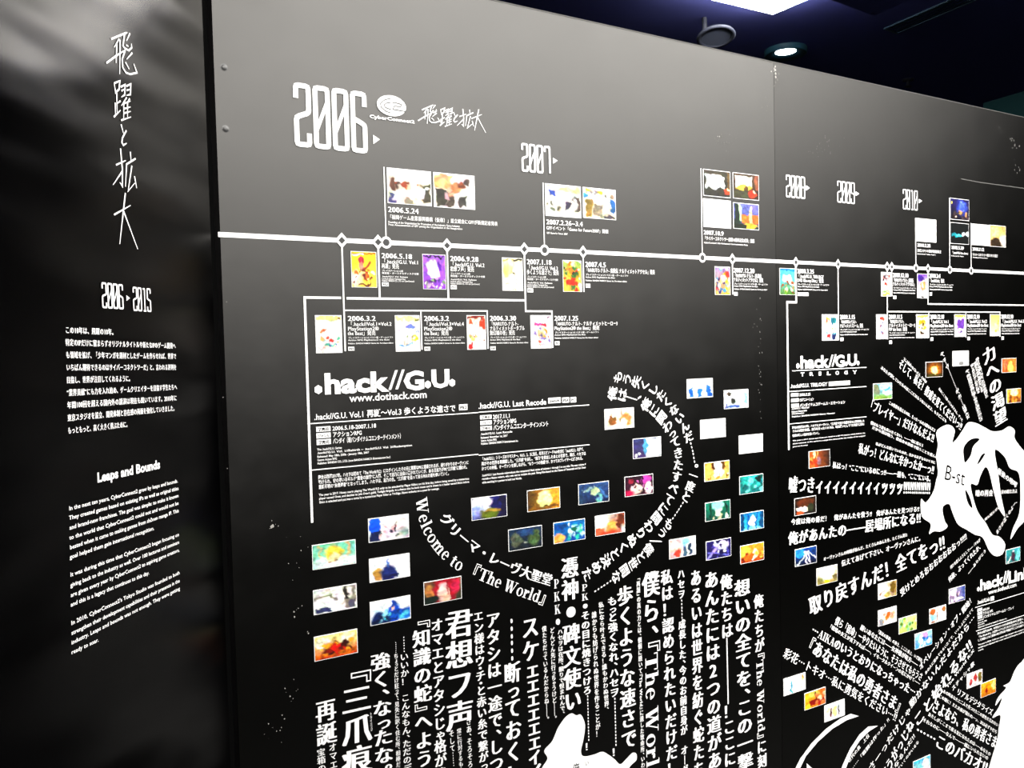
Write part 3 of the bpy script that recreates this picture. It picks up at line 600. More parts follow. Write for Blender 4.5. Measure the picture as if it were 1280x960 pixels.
COVERS = [   # x0,y0 (top left), x1,y1 (bottom right)
 (438, 313.8, 471.3, 359.7, [('g', 'f0d818', 'f4e060'), ('r', 0, 0, 1, .06, 'b02818'), ('r', .05, .02, .5, .07, 'f8f8f8'), ('e', .38, .26, .15, .12, 'c83050'), ('e', .4, .42, .14, .16, 'e0a080'), ('l', .5, .5, .75, .3, 'a04820', .05), ('e', .55, .68, .2, .12, 'a83c20'), ('s', .15, .8, .3, .25, 'e8ecd8'), ('p', .1, .5, .9, .9, .08, 18, 'f8f0a0', '884020', 'e8e8e0', 'c87820'), ('r', .25, .9, .8, .96, '6c2c18')], 'yellow upright cover with red shapes, first cover under the main white line'),
 (527.5, 317.5, 557.5, 362, [('g', 'b070e0', '9048c8'), ('r', 0, 0, 1, .07, '381848'), ('e', .4, .35, .3, .22, 'f0e8f8'), ('e', .45, .5, .3, .2, 'fcf8fc'), ('e', .75, .3, .15, .14, '7030b0'), ('p', .05, .6, .95, .95, .08, 22, 'f0e8f4', '503070', '88a078', 'c8a8d8', 'e0d0a0')], 'violet and white upright cover, second under the main white line'),
 (626.9, 321.8, 653.7, 363.8, [('g', 'f4ecc0', 'f8f4e0'), ('r', 0, .02, .55, .08, 'b8b070'), ('r', .55, .02, 1, .1, '282418'), ('s', .2, .4, .3, .3, 'f8f080'), ('e', .55, .42, .06, .05, '404028'), ('p', .35, .45, .6, .85, .05, 10, 'a8a890', 'f4f4ec', 'd0c8a0'), ('r', .1, .8, .85, .82, '888068'), ('n', .1)], 'cream upright cover with faint marks, third under the main white line'),
 (702.8, 325, 727.2, 365, [('g', '90b060', 'e8c048'), ('r', 0, 0, 1, .05, 'f0f0e8'), ('e', .55, .45, .3, .26, 'f0a820'), ('e', .5, .75, .3, .14, 'd84020'), ('p', .02, .08, .98, .95, .12, 34, 'f0c830', 'd83820', '487838', 'f8f0d0', '303830', 'e88828')], 'busy green and orange upright cover, fourth under the main white line'),
 (393.4, 394, 428, 441, [('g', 'f8f0e8', 'f4f0ec'), ('r', 0, 0, 1, .12, 'f0e098'), ('r', .86, .04, .96, .1, '603828'), ('e', .32, .4, .2, .06, 'd08058'), ('p', .2, .55, .9, .82, .09, 18, 'e84838', '6050c0', '58b0a0', 'f0b070', 'f8e8e0'), ('r', .08, .84, .95, .9, 'f0c0c0'), ('r', .04, .93, .4, .95, 'b0a8a0')], 'white cover with pale yellow band and bright marks, left end of the lower row'),
 (493.2, 394, 525.3, 439, [('g', 'f6f0ee', 'f0f0f0'), ('r', 0, 0, 1, .12, 'f4f0a0'), ('r', .86, .04, .96, .1, '484030'), ('e', .6, .3, .26, .1, '8090d8'), ('p', .3, .35, .95, .6, .06, 10, 'a8b0e0', 'f0f0f0'), ('e', .8, .68, .16, .12, 'e8e040'), ('p', .05, .6, .95, .8, .07, 12, '90a870', 'c8b898', 'f0e8e0'), ('r', .1, .8, .7, .85, '58a8e0')], 'white cover with lilac marks and blue strip, second in the lower row'),
 (582.8, 394, 607.6, 436.8, [('g', 'f4d8c8', 'f8f0ec'), ('r', 0, .02, 1, .1, '8c2818'), ('e', .85, .25, .25, .18, 'd05030'), ('e', .2, .2, .15, .1, 'c86848'), ('e', .45, .4, .35, .2, 'fcfcfc'), ('p', .1, .55, .95, .8, .08, 12, '98a868', 'e8d070', 'f4f0e8', 'c08870'), ('r', .05, .84, .3, .95, 'd03838'), ('r', .45, .85, .9, .88, 'c8b8b0')], 'white cover with red along its top, third in the lower row'),
 (662.5, 394, 689, 435.3, [('g', 'f8f0f0', 'fcf4ec'), ('r', .8, .03, .95, .09, '786070'), ('e', .4, .27, .26, .08, 'c85090'), ('e', .65, .26, .14, .07, 'd03850'), ('e', .55, .5, .25, .2, 'f0c8a0'), ('p', .2, .4, .9, .85, .08, 18, 'f0a040', 'f8e0a0', 'd86050', '9080b8', 'fcf4ec'), ('r', .35, .86, .65, .89, '806860')], 'white cover with pink and orange marks, right end of the lower row'),
 (893, 333, 912.8, 368.8, [('g', '8878b0', 'd0b050'), ('r', 0, 0, .8, .06, 'f0f0f0'), ('p', .05, .1, .95, .95, .14, 34, '483878', 'f0e8e0', 'e8c030', 'c84838', '58a0c8', 'f0d890'), ('r', .1, .8, .6, .84, '3890c0')], 'multicoloured violet and yellow cover, fifth under the main white line'),
 (974, 335, 993.8, 368.8, [('g', '58b8e0', '608838'), ('r', 0, 0, 1, .08, '1078b0'), ('e', .45, .4, .35, .18, 'f0f0e8'), ('e', .75, .55, .25, .12, 'f4ecd8'), ('p', .1, .5, .9, .95, .1, 16, 'c08838', '688830', 'f0e0b0', '884820')], 'sky blue and green cover, beside the step in the white line'),
 (1027, 393, 1048, 425.4, [('g', 'f8f8f4', 'f8f8f4'), ('r', .2, .08, .46, .2, 'e8a838'), ('r', .55, .08, .85, .32, '287888'), ('p', .2, .2, .45, .7, .08, 8, 'e8d0b8', 'd05840', 'f0c8b0'), ('p', .55, .35, .85, .75, .08, 8, '404868', 'e0c040', 'd8d0c0'), ('r', .25, .8, .48, .95, 'c83838'), ('r', .58, .76, .85, .95, '283868'), ('r', .2, .72, .85, .77, '70b8c8')], 'white cover with two colourful columns, above the heading block'),
 (1101, 340, 1113.5, 370.6, [('g', 'f0e4e4', 'e8e0d0'), ('e', .5, .2, .4, .14, '504050'), ('p', .1, .1, .9, .35, .12, 8, 'e0c8c8', '302838', 'b05050'), ('e', .45, .52, .2, .1, 'b03828'), ('r', .1, .78, .9, .85, '88b070'), ('r', .1, .88, .9, .98, 'e0c058')], 'narrow white cover with dark and red marks, below the paired diamond markers'),
 (1146.3, 342, 1159, 372.9, [('g', '8058b8', 'f0e8e4'), ('e', .3, .15, .4, .14, '503090'), ('e', .5, .5, .45, .2, 'e0a070'), ('p', .1, .3, .9, .75, .12, 12, 'd08858', 'f4d8b8', 'c8b0d0'), ('e', .5, .95, .2, .04, '302838')], 'narrow violet and peach cover, last under the main white line'),
 (1095, 393, 1108.4, 423.7, [('g', 'f8f4f4', 'f4f0f0'), ('p', .2, .1, .9, .9, .12, 14, '906878', 'd0a8a8', 'f4f0f0', 'b85848', '787898'), ('e', .45, .15, .2, .08, 'c84838')], 'pale narrow cover with mauve marks, first of the four in the right row'),
 (1145, 393, 1160.6, 422.6, [('g', 'f8f0c8', 'f4f0e8'), ('r', 0, 0, 1, .1, 'f0d868'), ('e', .45, .35, .35, .18, 'e0a020'), ('p', .2, .4, .8, .7, .1, 10, '705818', 'f0c840', 'e8e0c0'), ('e', .45, .82, .2, .06, '403020'), ('r', .1, .9, .9, .97, 'f8f8f8')], 'cream and gold narrow cover, second of the four in the right row'),
 (1192.8, 393, 1206.9, 420.9, [('g', 'f4f0e8', 'f0f0f0'), ('r', 0, 0, 1, .12, 'f0d860'), ('r', .2, .2, .85, .65, '7848a8'), ('p', .2, .25, .85, .85, .1, 12, 'c8a8d8', '503078', 'a07858', 'f0e8f0')], 'violet centred narrow cover, third of the four in the right row'),
 (1237.3, 393, 1249.6, 420, [('g', 'f4e468', 'f8f0c0'), ('r', .05, .85, .95, .97, 'e8e0d0'), ('p', .2, .2, .9, .8, .12, 9, 'f0d848', 'f8f0b0', 'd8c890')], 'pale yellow narrow cover, last of the four in the right row'),
]
PHOTOS = [
 (483, 209.3, 539.5, 258, [('g', 'fcfaf6', 'e8e0d0'), ('r', 0, .1, .1, .5, 'd8ccc4'), ('r', .75, .42, 1, .95, '585848'), ('e', .9, .55, .08, .06, 'f8f8f4'), ('r', .14, .4, .78, .55, 'e8d4c0'), ('p', .2, .38, .75, .48, .05, 14, 'b06838', '984c30', '503828', 'f4ece4'), ('r', .15, .55, .82, .8, 'fdfcfa'), ('e', .1, .45, .1, .18, '6c4838'), ('r', 0, .72, .2, 1, '505080'), ('e', .2, .82, .14, .1, 'e8e4f0'), ('r', .4, .84, .55, 1, '888c78'), ('r', .55, .8, .76, 1, 'e8dcc0')], 'photo print of a long white table, left of the first event pair'),
 (541, 215, 593.8, 262.5, [('g', 'f8f4ec', 'f4ece0'), ('r', 0, 0, .45, .4, 'd8a878'), ('e', .22, .3, .09, .16, 'e0b090'), ('r', .05, .42, .3, 1, '484438'), ('r', .3, .5, .5, 1, '605048'), ('e', .36, .45, .07, .12, 'd8a890'), ('e', .55, .42, .16, .3, 'b88858'), ('r', .24, .55, .36, .78, 'c8a0a0'), ('e', .68, .28, .09, .14, '985830'), ('e', .82, .22, .09, .14, '605048'), ('r', .6, .5, .78, 1, '504c48'), ('l', .4, .6, .55, .65, 'd8a080', .05), ('l', .55, .65, .85, .45, 'f8f4f0', .06), ('r', .78, .35, 1, 1, 'faf8f4'), ('r', .5, .7, .56, 1, 'f0e8e0')], 'photo print of people in dark suits shaking hands, beside the long table photo'),
 (680.7, 229, 726.3, 273, [('g', 'f4e8cc', 'f8f4e8'), ('r', .2, .06, 1, .2, 'f0d0a8'), ('r', .1, .2, .28, .34, '3858b0'), ('r', .5, .25, 1, .35, 'd0e0d8'), ('p', .02, .5, .35, .8, .07, 12, '585848', '787868', 'e8e4d8'), ('p', .35, .35, .95, .85, .07, 18, '605c58', 'f4f0e8', 'c8b8a0', '686860'), ('e', .62, .68, .1, .2, '484458'), ('r', .9, .3, 1, .9, '605048'), ('r', 0, .85, 1, 1, 'f8f4ec')], 'photo print of a crowd in a bright hall under a blue sign'),
 (727.8, 233.7, 769.8, 275.3, [('g', 'f4ecd0', 'e0d4b8'), ('r', .05, .06, .6, .14, 'd0b838'), ('e', .05, .25, .1, .12, '48a0d0'), ('p', .2, .1, .45, .4, .07, 8, 'fcfcfc', 'c8c0d0', '9890a0'), ('r', .08, .4, .28, 1, 'a08848'), ('e', .15, .7, .1, .35, '907838'), ('r', .3, .5, .6, .95, '988878'), ('n', .3), ('e', .72, .5, .09, .4, 'f0e4e4'), ('e', .7, .22, .06, .08, '686058'), ('r', .84, .35, 1, .8, '3070a8'), ('e', .92, .25, .07, .09, '988068'), ('r', .6, .9, 1, 1, '504c54')], 'photo print of exhibition panels with standing people, beside the crowd photo'),
 (878.4, 211, 912.8, 247.8, [('g', '504c40', '383830'), ('r', .08, .18, .78, .7, 'fdfdfb'), ('p', .25, .25, .5, .45, .05, 4, 'e8d0b0', 'f0e0c8'), ('e', .88, .8, .14, .16, 'c85030'), ('e', .9, .72, .05, .06, 'ffe0b0'), ('r', .9, 0, 1, .7, '786040')], 'photo print of a lit white screen, upper left of the square of four'),
 (915.6, 215.3, 948.4, 251, [('g', '584838', '483020'), ('r', .04, .1, .74, .55, 'fdfaf0'), ('e', .4, .55, .4, .14, 'e8c858'), ('e', .5, .6, .1, .16, '684828'), ('r', 0, .65, .6, 1, '4c4c38'), ('e', .72, .8, .2, .16, 'c84828'), ('e', .8, .72, .05, .06, 'ffe0b8'), ('r', .88, 0, 1, .6, '906048')], 'photo print of a bright stage screen, upper right of the square of four'),
 (878.4, 247.8, 913.5, 286, [('g', 'fcfcfc', 'fafafa'), ('e', .64, .6, .05, .06, 'e4e4e4')], 'almost blank white photo print, lower left of the square of four'),
 (916, 252.8, 948.4, 288, [('g', '7878c8', '304838'), ('r', 0, 0, .2, 1, '283830'), ('r', .18, 0, .28, .7, 'c8f0c0'), ('r', .28, .45, 1, .8, 'd07838'), ('r', .62, .12, .74, .8, 'f0d0a0'), ('e', .68, .2, .05, .14, 'f8f0e0'), ('e', .6, .9, .35, .12, 'f0b840'), ('r', 0, .85, .5, 1, '283020')], 'photo print of a lit tower at dusk, lower right of the square of four'),
 (1144.2, 272.4, 1170, 303.4, [('g', 'fafafa', 'f8f8f8'), ('r', .46, .56, .62, .6, '909090'), ('r', .48, .64, .62, .68, 'a8a8a8'), ('r', .46, .7, .6, .73, '989898')], 'blank white print with a tiny grey mark, alone under the 2010 heading'),
 (1187.2, 247.2, 1211, 276.4, [('g', '302868', '181428'), ('e', .6, .4, .14, .3, 'd8f0ff'), ('s', .6, .4, .3, .4, '5068d8'), ('p', .05, .6, .95, .95, .1, 12, 'c89868', '302020', 'f0d8c0', '504048'), ('e', .06, .2, .06, .08, 'e0e070'), ('n', .2)], 'photo print of a stage with blue light, upper of the stacked pair'),
 (1187.2, 277.6, 1210.7, 306, [('g', '101818', '081010'), ('e', .35, .6, .3, .1, '2898a8'), ('e', .5, .58, .2, .06, '68d0d8'), ('e', .68, .52, .1, .13, 'f0ffff'), ('e', .88, .52, .1, .12, 'e0f8f8')], 'black print with a cyan and white streak, lower of the stacked pair'),
 (1213.5, 279.3, 1236.9, 307.7, [('g', 'fcfaf6', 'faf8f4'), ('e', .6, .3, .1, .1, 'e8e0d4'), ('e', .55, .6, .1, .1, 'ece4dc'), ('r', .1, .9, .9, .93, 'e0d8d0')], 'nearly white print, left half of the pair at the right edge'),
 (1237.1, 281, 1256.8, 309.4, [('g', 'd8b070', 'e8c888'), ('s', .3, .3, .4, .3, 'f0d8a0'), ('e', .4, .9, .5, .35, '403020'), ('s', .85, .7, .25, .3, 'fdf6e8'), ('n', .15)], 'tan photo print with a dark corner, right half of the pair at the right edge'),
]
for x, y, sh, lb in STILLS: still(x, y, sh, lb)
for x, y, sh, lb in STILLS2: still(x, y, sh, lb, G2)
def corners(x0, y0, x1, y1):
    a = W1.P(x0, y0); b = W1.P(x1, y1); return a[0], b[1], b[0], a[1]
for x0, y0, x1, y1, sh, lb in COVERS: picture('game_cover', W1, *corners(x0, y0, x1, y1), sh, lb, 'cover', 'game covers along the timeline', .0012)
for x0, y0, x1, y1, sh, lb in PHOTOS: picture('photo_print', W1, *corners(x0, y0, x1, y1), sh, lb, 'photo', 'event photos above the timeline', .0016, 56)

# ------------------------------------------------------------------ timeline
def ucen(mb): v = np.array(mb.v); return (float(v[:, 0].min() + v[:, 0].max()) / 2, float(v[:, 1].min() + v[:, 1].max()) / 2)
zl = W1.P(272.5, 294.3)[1]; zr = W1.P(1280, 341)[1]; zt = (zl + zr) / 2
tl = empty('timeline', W1, (W1.P(640, 313)[0], zt), 'long white horizontal line with diamond and ring markers across the whole board', 'timeline')
def onl(px):                          # point of the main line below a photograph column
    return (W1.P(px, 295 + (px - 275) * .0458)[0], zt)
mb = MB(); u0 = W1.P(272.5, 294.3)[0]; mb.rect(u0, zt - .0063 * Q, UEND - .3, zt + .0063 * Q); mb.build('bar', M_WHITE, tl, d=.0002)
DIA = [427, 472.3, 558.4, 655, 728.4, 915, 994.3, 1047, 1108.4, 1114.2, 1159.5]
RNG = [482.5, 680.3, 877.5, 1144.4, 1186.8, 1213.5]
for px in DIA:
    u, z = onl(px); mb = MB(); a = .019 * Q 
    mb.poly([(u - a, z), (u, z - a * 1.1), (u + a, z), (u, z + a * 1.1)]); o = mb.build('diamond_marker', M_WHITE, tl, d=.0009)
    mb = MB(); a = .0095 * Q; ORG[o.name] = ORG[tl.name]; mb.poly([(u - a, z), (u, z - a), (u + a, z), (u, z + a)]); mb.build('centre', M_GREY, o, d=.0014)
for px in RNG:
    u, z = onl(px); mb = MB(); a = .0165 * Q
    mb.poly([(u + a * math.cos(t * math.pi / 12), z + a * math.sin(t * math.pi / 12)) for t in range(24)]); o = mb.build('ring_marker', M_WHITE, tl, d=.0009)
    mb = MB(); a = .0095 * Q; ORG[o.name] = ORG[tl.name]; mb.poly([(u + a * math.cos(t * math.pi / 10), z + a * math.sin(t * math.pi / 10)) for t in range(20)]); mb.build('centre', M_GREY, o, d=.0014)
def branch(pts, w=.0045):
    """white rule with right angles: the points follow the wall's own level and plumb lines"""
    q = [W1.P(*p) if len(p) == 2 else p for p in pts]
    q = [list(a) for a in q]
    for i in range(len(q) - 1):
        du, dz = abs(q[i + 1][0] - q[i][0]), abs(q[i + 1][1] - q[i][1])
        if du < dz: q[i + 1][0] = q[i][0]
        else: q[i + 1][1] = q[i][1]
    mb = MB(); mb.stroke(q, w * Q); return mb.build('branch_line', M_WHITE, tl, d=.0005)
def L3(px, dz=0): u, z = onl(px); return (u, z + dz, 0)
branch([L3(427), (431.5, 439)])
branch([L3(472.3), (474.4, 372.5)], .0055)
branch([L3(558.4), (560.3, 374)], .0055)
branch([L3(482.5), (479.5, 208.7)], .0035)
branch([(390, 653.4), (381.2, 371.9), (426, 372.5)], .0065)
branch([(433, 372.9), (656.5, 375.5)], .0065)
branch([(430.6, 388), (608.6, 388.7), (609.5, 436)], .004)
branch([(525.8, 388.5), (527.8, 437)], .004)
branch([L3(655), (656.5, 389), (689.5, 389), (690.6, 434.7)], .0055)
branch([L3(680.3), (678.8, 228.4)], .0035)
branch([L3(728.4), (729, 365)], .0045)
branch([L3(877.5), (876.9, 210.6)], .0035)
branch([L3(915), (915.5, 368)], .005)
branch([L3(994.3), (994.5, 377.8), (983.5, 377.9), (985.6, 562.5)], .0085)
branch([L3(1047), (1048.5, 425)], .005)
branch([L3(1108.4), (1109.3, 424)], .0055)
branch([L3(1114.2), (1114.6, 370.5)], .005)
branch([(1109, 389.5), (1249.6, 389), (1249.9, 421)], .005)
branch([(1160.6, 389.2), (1161, 422)], .004)
branch([(1207, 389.1), (1207.4, 422)], .004)
branch([L3(1144.4), (1144.2, 272.4)], .005)
branch([L3(1159.5), (1159.6, 380), (1290, 380.6)], .006)
branch([L3(1186.8), (1186.3, 247.5)], .004)
branch([L3(1213.5), (1213.3, 279)], .004)

# ------------------------------------------------------------------ year headings
DIG = {'2': [[(0, .78), (0, 1), (1, 1), (1, .55), (0, .46), (0, 0), (1, 0), (1, .2)]],
 '0': [[(0, 0), (0, 1), (1, 1), (1, 0), (0, 0)], [(.02, .25), (.98, .78)]],
 '6': [[(1, .78), (1, 1), (0, 1), (0, 0), (1, 0), (1, .46), (0, .56)]],
 '7': [[(0, .8), (0, 1), (1, 1), (1, 0)]],
 '8': [[(0, 0), (0, 1), (1, 1), (1, 0), (0, 0)], [(0, .52), (1, .52)]],
 '9': [[(0, .22), (0, 0), (1, 0), (1, 1), (0, 1), (0, .52), (1, .44)]],
 '1': [[(.1, .98), (.6, 1), (.6, 0)], [(.15, 0), (1, 0)]],
 '5': [[(1, .8), (1, 1), (0, 1), (0, .55), (1, .46), (1, 0), (0, 0), (0, .2)]]}
def chamfer(p, r, closed):
    n = len(p); o = []
    for i in range(n):
        if not closed and i in (0, n - 1): o.append(p[i]); continue
        a, b, c = Vector(p[i - 1]), Vector(p[i]), Vector(p[(i + 1) % n])
        d1 = (a - b); d2 = (c - b); k1 = min(r, d1.length * .45); k2 = min(r, d2.length * .45)
        p1 = b + d1.normalized() * k1; p2 = b + d2.normalized() * k2; o += [tuple(p1), tuple(p1 * .25 + b * .5 + p2 * .25), tuple(p2)]
    return o
def digits(mb, text, u0, z0, u1, z1, th, gap):
    n = len(text); wd = (u1 - u0 - gap * (n - 1)) / n
    for i, c in enumerate(text):
        a = u0 + i * (wd + gap) + th / 2; b = a + wd - th
        for k, pl in enumerate(DIG[c]):
            q = [(a + (b - a) * x, z0 + th / 2 + (z1 - z0 - th) * y) for x, y in pl]
            if c == '0' and k == 1: mb.stroke(q, th * .75, 1e-4); continue
            closed = q[0] == q[-1]
            if closed: q = q[:-1]
            mb.stroke(chamfer(q, th * .55, closed), th, closed=closed)
def year(wall, text, tl_, bl, tr, arrow, label, th=.2, name='year_heading'):
    a, b, c = wall.P(*tl_), wall.P(*bl), wall.P(*tr)
    u0 = (a[0] + b[0]) / 2; wd = (c[0] - u0)
    o = empty(name, wall, ((u0 + c[0]) / 2, (a[1] + b[1]) / 2), label, 'heading', 'year headings')
    mb = MB(); digits(mb, text, u0, b[1], c[0], a[1], wd / 4 * th, wd / 4 * .10); mb.build('digits', M_WHITE, o)
    if arrow:
        x0, x1, y, h = arrow
        p = [wall.P(x0, y - h), wall.P(x0, y + h), wall.P(x1, y)]
        p[1] = (p[0][0], p[1][1]); mb = MB(); mb.poly(p); mb.build('arrow', M_WHITE, o)
year(W1, '2006', (365.5, 102.5), (368.3, 183), (457.3, 114), (466, 474.5, 174.5, 5.8), 'very large condensed white 2006 with a small arrow, first year on the board', .265)
year(W1, '2007', (650.5, 178.5), (652, 214.5), (687.4, 184), (690.5, 696.5, 201, 3.8), 'condensed white 2007 with a small arrow, second year heading', .26)
year(W1, '2008', (981.5, 218.2), (982, 246.5), (1005.6, 221), (1007, 1011.6, 235, 3.4), 'condensed white 2008 with a small arrow, right of the square of four photos', .22)
year(W1, '2009', (1045.9, 225.8), (1046.3, 253), (1067.6, 228), (1069, 1073.5, 242.2, 3), 'condensed white 2009 with a small arrow, between 2008 and 2010', .2)
year(W1, '2010', (1127.9, 236.2), (1128.2, 261.5), (1146.3, 238.5), (1148, 1152, 251.4, 2.8), 'condensed white 2010 with a small arrow, rightmost year heading', .2)
# 2006 > 2015 on the left wall
a, b, c = W2.P(125.4, 352.6), W2.P(126, 385), W2.P(152.3, 356)
e, f_, g_ = W2.P(164.5, 358.3), W2.P(165, 388.6), W2.P(187, 361.5)
o = empty('year_heading', W2, ((a[0] + g_[0]) / 2, (a[1] + b[1]) / 2), 'condensed white 2006 arrow 2015 on the left wall above the small text', 'heading', 'year headings')
mb = MB(); digits(mb, '2006', a[0], b[1], c[0], a[1], (c[0] - a[0]) / 4 * .23, (c[0] - a[0]) / 4 * .1); mb.build('start_year', M_WHITE, o)
mb = MB(); digits(mb, '2015', e[0], f_[1], g_[0], e[1], (g_[0] - e[0]) / 4 * .23, (g_[0] - e[0]) / 4 * .1); mb.build('end_year', M_WHITE, o)
p = [W2.P(156.8, 369), W2.P(157, 376.2), W2.P(161.3, 372.7)]; mb = MB(); mb.poly(p); mb.build('arrow', M_WHITE, o)

# ------------------------------------------------------------------ brush lettering
def zz(x0, y0, k, pts): return [(x0 + x / k, y0 + y / k) for x, y in pts]
K = 10.667
BRUSH = [
 [zz(120, 30, K, s) for s in ([(195, 200), (390, 120), (412, 115)], [(375, 130), (352, 290), (372, 320), (430, 355), (470, 315), (465, 262)], [(445, 125), (400, 225)], [(395, 280), (425, 300)], [(300, 200), (235, 310)], [(268, 270), (260, 520)], [(312, 210), (308, 670)], [(130, 520), (260, 425), (385, 345)], [(380, 350), (340, 470), (348, 580), (390, 650), (450, 670), (538, 650), (495, 530)], [(475, 385), (400, 470)], [(385, 510), (435, 605)])],
 [zz(120, 90, K, s) for s in ([(235, 150), (312, 120), (300, 230), (255, 275), (235, 150)], [(270, 280), (275, 540)], [(320, 385), (275, 420)], [(250, 410), (252, 570)], [(230, 600), (320, 510)], [(320, 200), (380, 170), (375, 305), (330, 335)], [(330, 252), (375, 230)], [(395, 190), (455, 162), (450, 300), (400, 312)], [(400, 247), (450, 230)], [(400, 340), (330, 450)], [(360, 410), (360, 620)], [(440, 355), (412, 400)], [(350, 425), (450, 387)], [(410, 400), (410, 600)], [(360, 492), (450, 465)], [(360, 552), (450, 525)], [(325, 645), (455, 600)])],
 [zz(120, 150, K, s) for s in ([(328, 58), (360, 180)], [(398, 140), (345, 240), (338, 300), (358, 337), (402, 310)])],
 [zz(120, 150, K, s) for s in ([(320, 380), (345, 660), (345, 885), (310, 830)], [(260, 600), (390, 540)], [(345, 680), (220, 865)], [(450, 425), (460, 540)], [(520, 515), (400, 590), (385, 890)], [(470, 610), (420, 950), (510, 840)], [(505, 750), (535, 910)])],
 [zz(120, 230, K, s) for s in ([(235, 410), (455, 285)], [(385, 120), (360, 340), (310, 800)], [(362, 365), (550, 870)])]]
mb = MB(); WB = []
for ch in BRUSH:
    q = [[W2.P(*p) for p in s] for s in ch]; WB.append(q)
    for i, s in enumerate(q): mb.stroke(s, .0038 * Q, i * 4e-5, taper=True)
tag(mb.build('brush_lettering', M_WHITE, None, W2, .001, ucen(mb)), 'thin white brush characters 飛躍と拡大 running down the glossy left wall', 'lettering')
mb = MB()
for q, (bl, tr) in zip(WB, (((522.4, 153.5), (548.9, 132)), ((549.5, 157.5), (565, 135.5)), ((567, 152.5), (571.8, 141)), ((571, 158.5), (591.3, 138)), ((589.5, 164), (606.3, 138)))):
    A_ = W1.P(*bl); B_ = W1.P(*tr); us = [p[0] for s in q for p in s]; zs = [p[1] for s in q for p in s]
    ua, ub, za, zb = min(us), max(us), min(zs), max(zs)
    for i, s in enumerate(q): mb.stroke([(A_[0] + (p[0] - ua) / (ub - ua) * (B_[0] - A_[0]), A_[1] + (p[1] - za) / (zb - za) * (B_[1] - A_[1])) for p in s], .0033 * Q, i * 4e-5, taper=True)
tag(mb.build('brush_lettering', M_WHITE, None, W1, .001, ucen(mb)), 'small slanted white brush characters 飛躍と拡大 beside the oval emblem', 'lettering')

# ------------------------------------------------------------------ oval emblem
lg = empty('emblem', W1, W1.P(489, 133), 'white oval emblem of interlocking curves with its name beneath, right of 2006', 'emblem')
l_, r_, t_, b_ = W1.P(470.6, 129), W1.P(507.2, 137), W1.P(487, 119.2), W1.P(493.5, 146)
cx, cz, rx, rz = (l_[0] + r_[0]) / 2, (t_[1] + b_[1]) / 2, (r_[0] - l_[0]) / 2, (t_[1] - b_[1]) / 2
mb = MB(); mb.poly([(cx + rx * math.cos(t * math.pi / 24), cz + rz * math.sin(t * math.pi / 24)) for t in range(48)]); mb.build('oval', M_WHITE, lg)
mb = MB()
for s in ([(285, 138), (230, 150), (190, 185), (195, 220), (235, 255), (288, 276)], [(285, 176), (245, 182), (222, 200), (235, 222), (288, 243)], [(300, 180), (340, 180), (385, 195), (382, 215), (320, 210), (305, 240), (430, 262)]):
    pstroke(mb, W1, zz(450, 105, 7.53, s), .9)
mb.build('curves', M_GREY, lg, d=.0016)
mb = MB(); text_h(mb, W1, 'CyberConnect2', 461.5, 145.2, 517.5, 4.2, 'heavy'); mb.build('name', M_WHITE, lg)

# ------------------------------------------------------------------ left wall text blocks
def block(name, wall, lines, label, cat='text', group=None, sty='got'):
    mb = MB()
    for ln in lines:
        t, x0, y0, x1, y1, h = ln[:6]; text_h(mb, wall, t, x0, y0, x1, h, ln[6] if len(ln) > 6 else sty, y1)
    return tag(mb.build(name, M_WHITE, None, wall, .001, ucen(mb)), label, cat, group)
X0, X1 = 80.5, 219
block('paragraph', W2, [
 ('この10年は、飛躍の10年。', 80.8, 412.3, 144, 415.2, 7.0),
 ('特定のIPだけに留まらずオリジナルタイトルや新たなIPのゲーム開発へ', 81, 427.8, 219, 432.3, 7.0),
 ('も領域を拡げ、「少年マンガを題材としたゲームを作らせれば、世界で', 81.5, 443.5, 219.8, 445.3, 7.0),
 ('いちばん期待できるのはサイバーコネクトツーだ」と、言われる評判を', 82, 459.2, 220, 459.0, 7.0),
 ('目指し、世界が注目してくれるように。', 82.4, 475, 164.5, 473, 7.0),
 ('“業界貢献”にも力を入れ始め、ゲームクリエイターを目指す学生たちへ', 82.8, 491, 220.6, 483.6, 7.0),
 ('年間100回を超える国内外の講演は現在も続いています。2010年に', 83.2, 506.5, 220.6, 497.3, 7.0),
 ('東京スタジオを設立、開発体制と存在感の両面を強化していきました。', 83.6, 522.5, 219.5, 510, 7.0),
 ('もっともっと、高く大きく飛ぶために。', 84, 538.3, 161, 530, 7.0)],
 'white Japanese paragraph of nine lines on the left wall', 'text', None, 'mid')
def s3(x, y): return (60 + x / 3.69, 560 + y / 3.69)
def eng(t, x0, y0, x1, y1, h=5.6): a, b = s3(x0, y0), s3(x1, y1); return (t, a[0], a[1], b[0], b[1], h)
block('paragraph_heading', W2, [eng('Leaps and Bounds', 224, 135, 514, 72, 12.2)], 'white heading Leaps and Bounds on the left wall', 'heading', None, 'heavy')
block('paragraph', W2, [
 eng('In the next ten years, CyberConnect2 grew by leaps and bounds.', 94, 278, 597, 150), eng('They created games based on existing IPs as well as original titles', 94, 322, 600, 184),
 eng('and brand-new franchises. The goal was simple: to make it known', 96, 367, 600, 218), eng('to the world that CyberConnect2 could not and would not be', 96, 413, 600, 252),
 eng('bested when it came to making games from shōnen manga IP. This', 98, 458, 601, 287), eng('goal helped them gain international recognition.', 98, 502, 487, 368)],
 'upper white English paragraph on the left wall, six lines under the heading', 'text', 'English paragraphs on the left wall', 'fine')
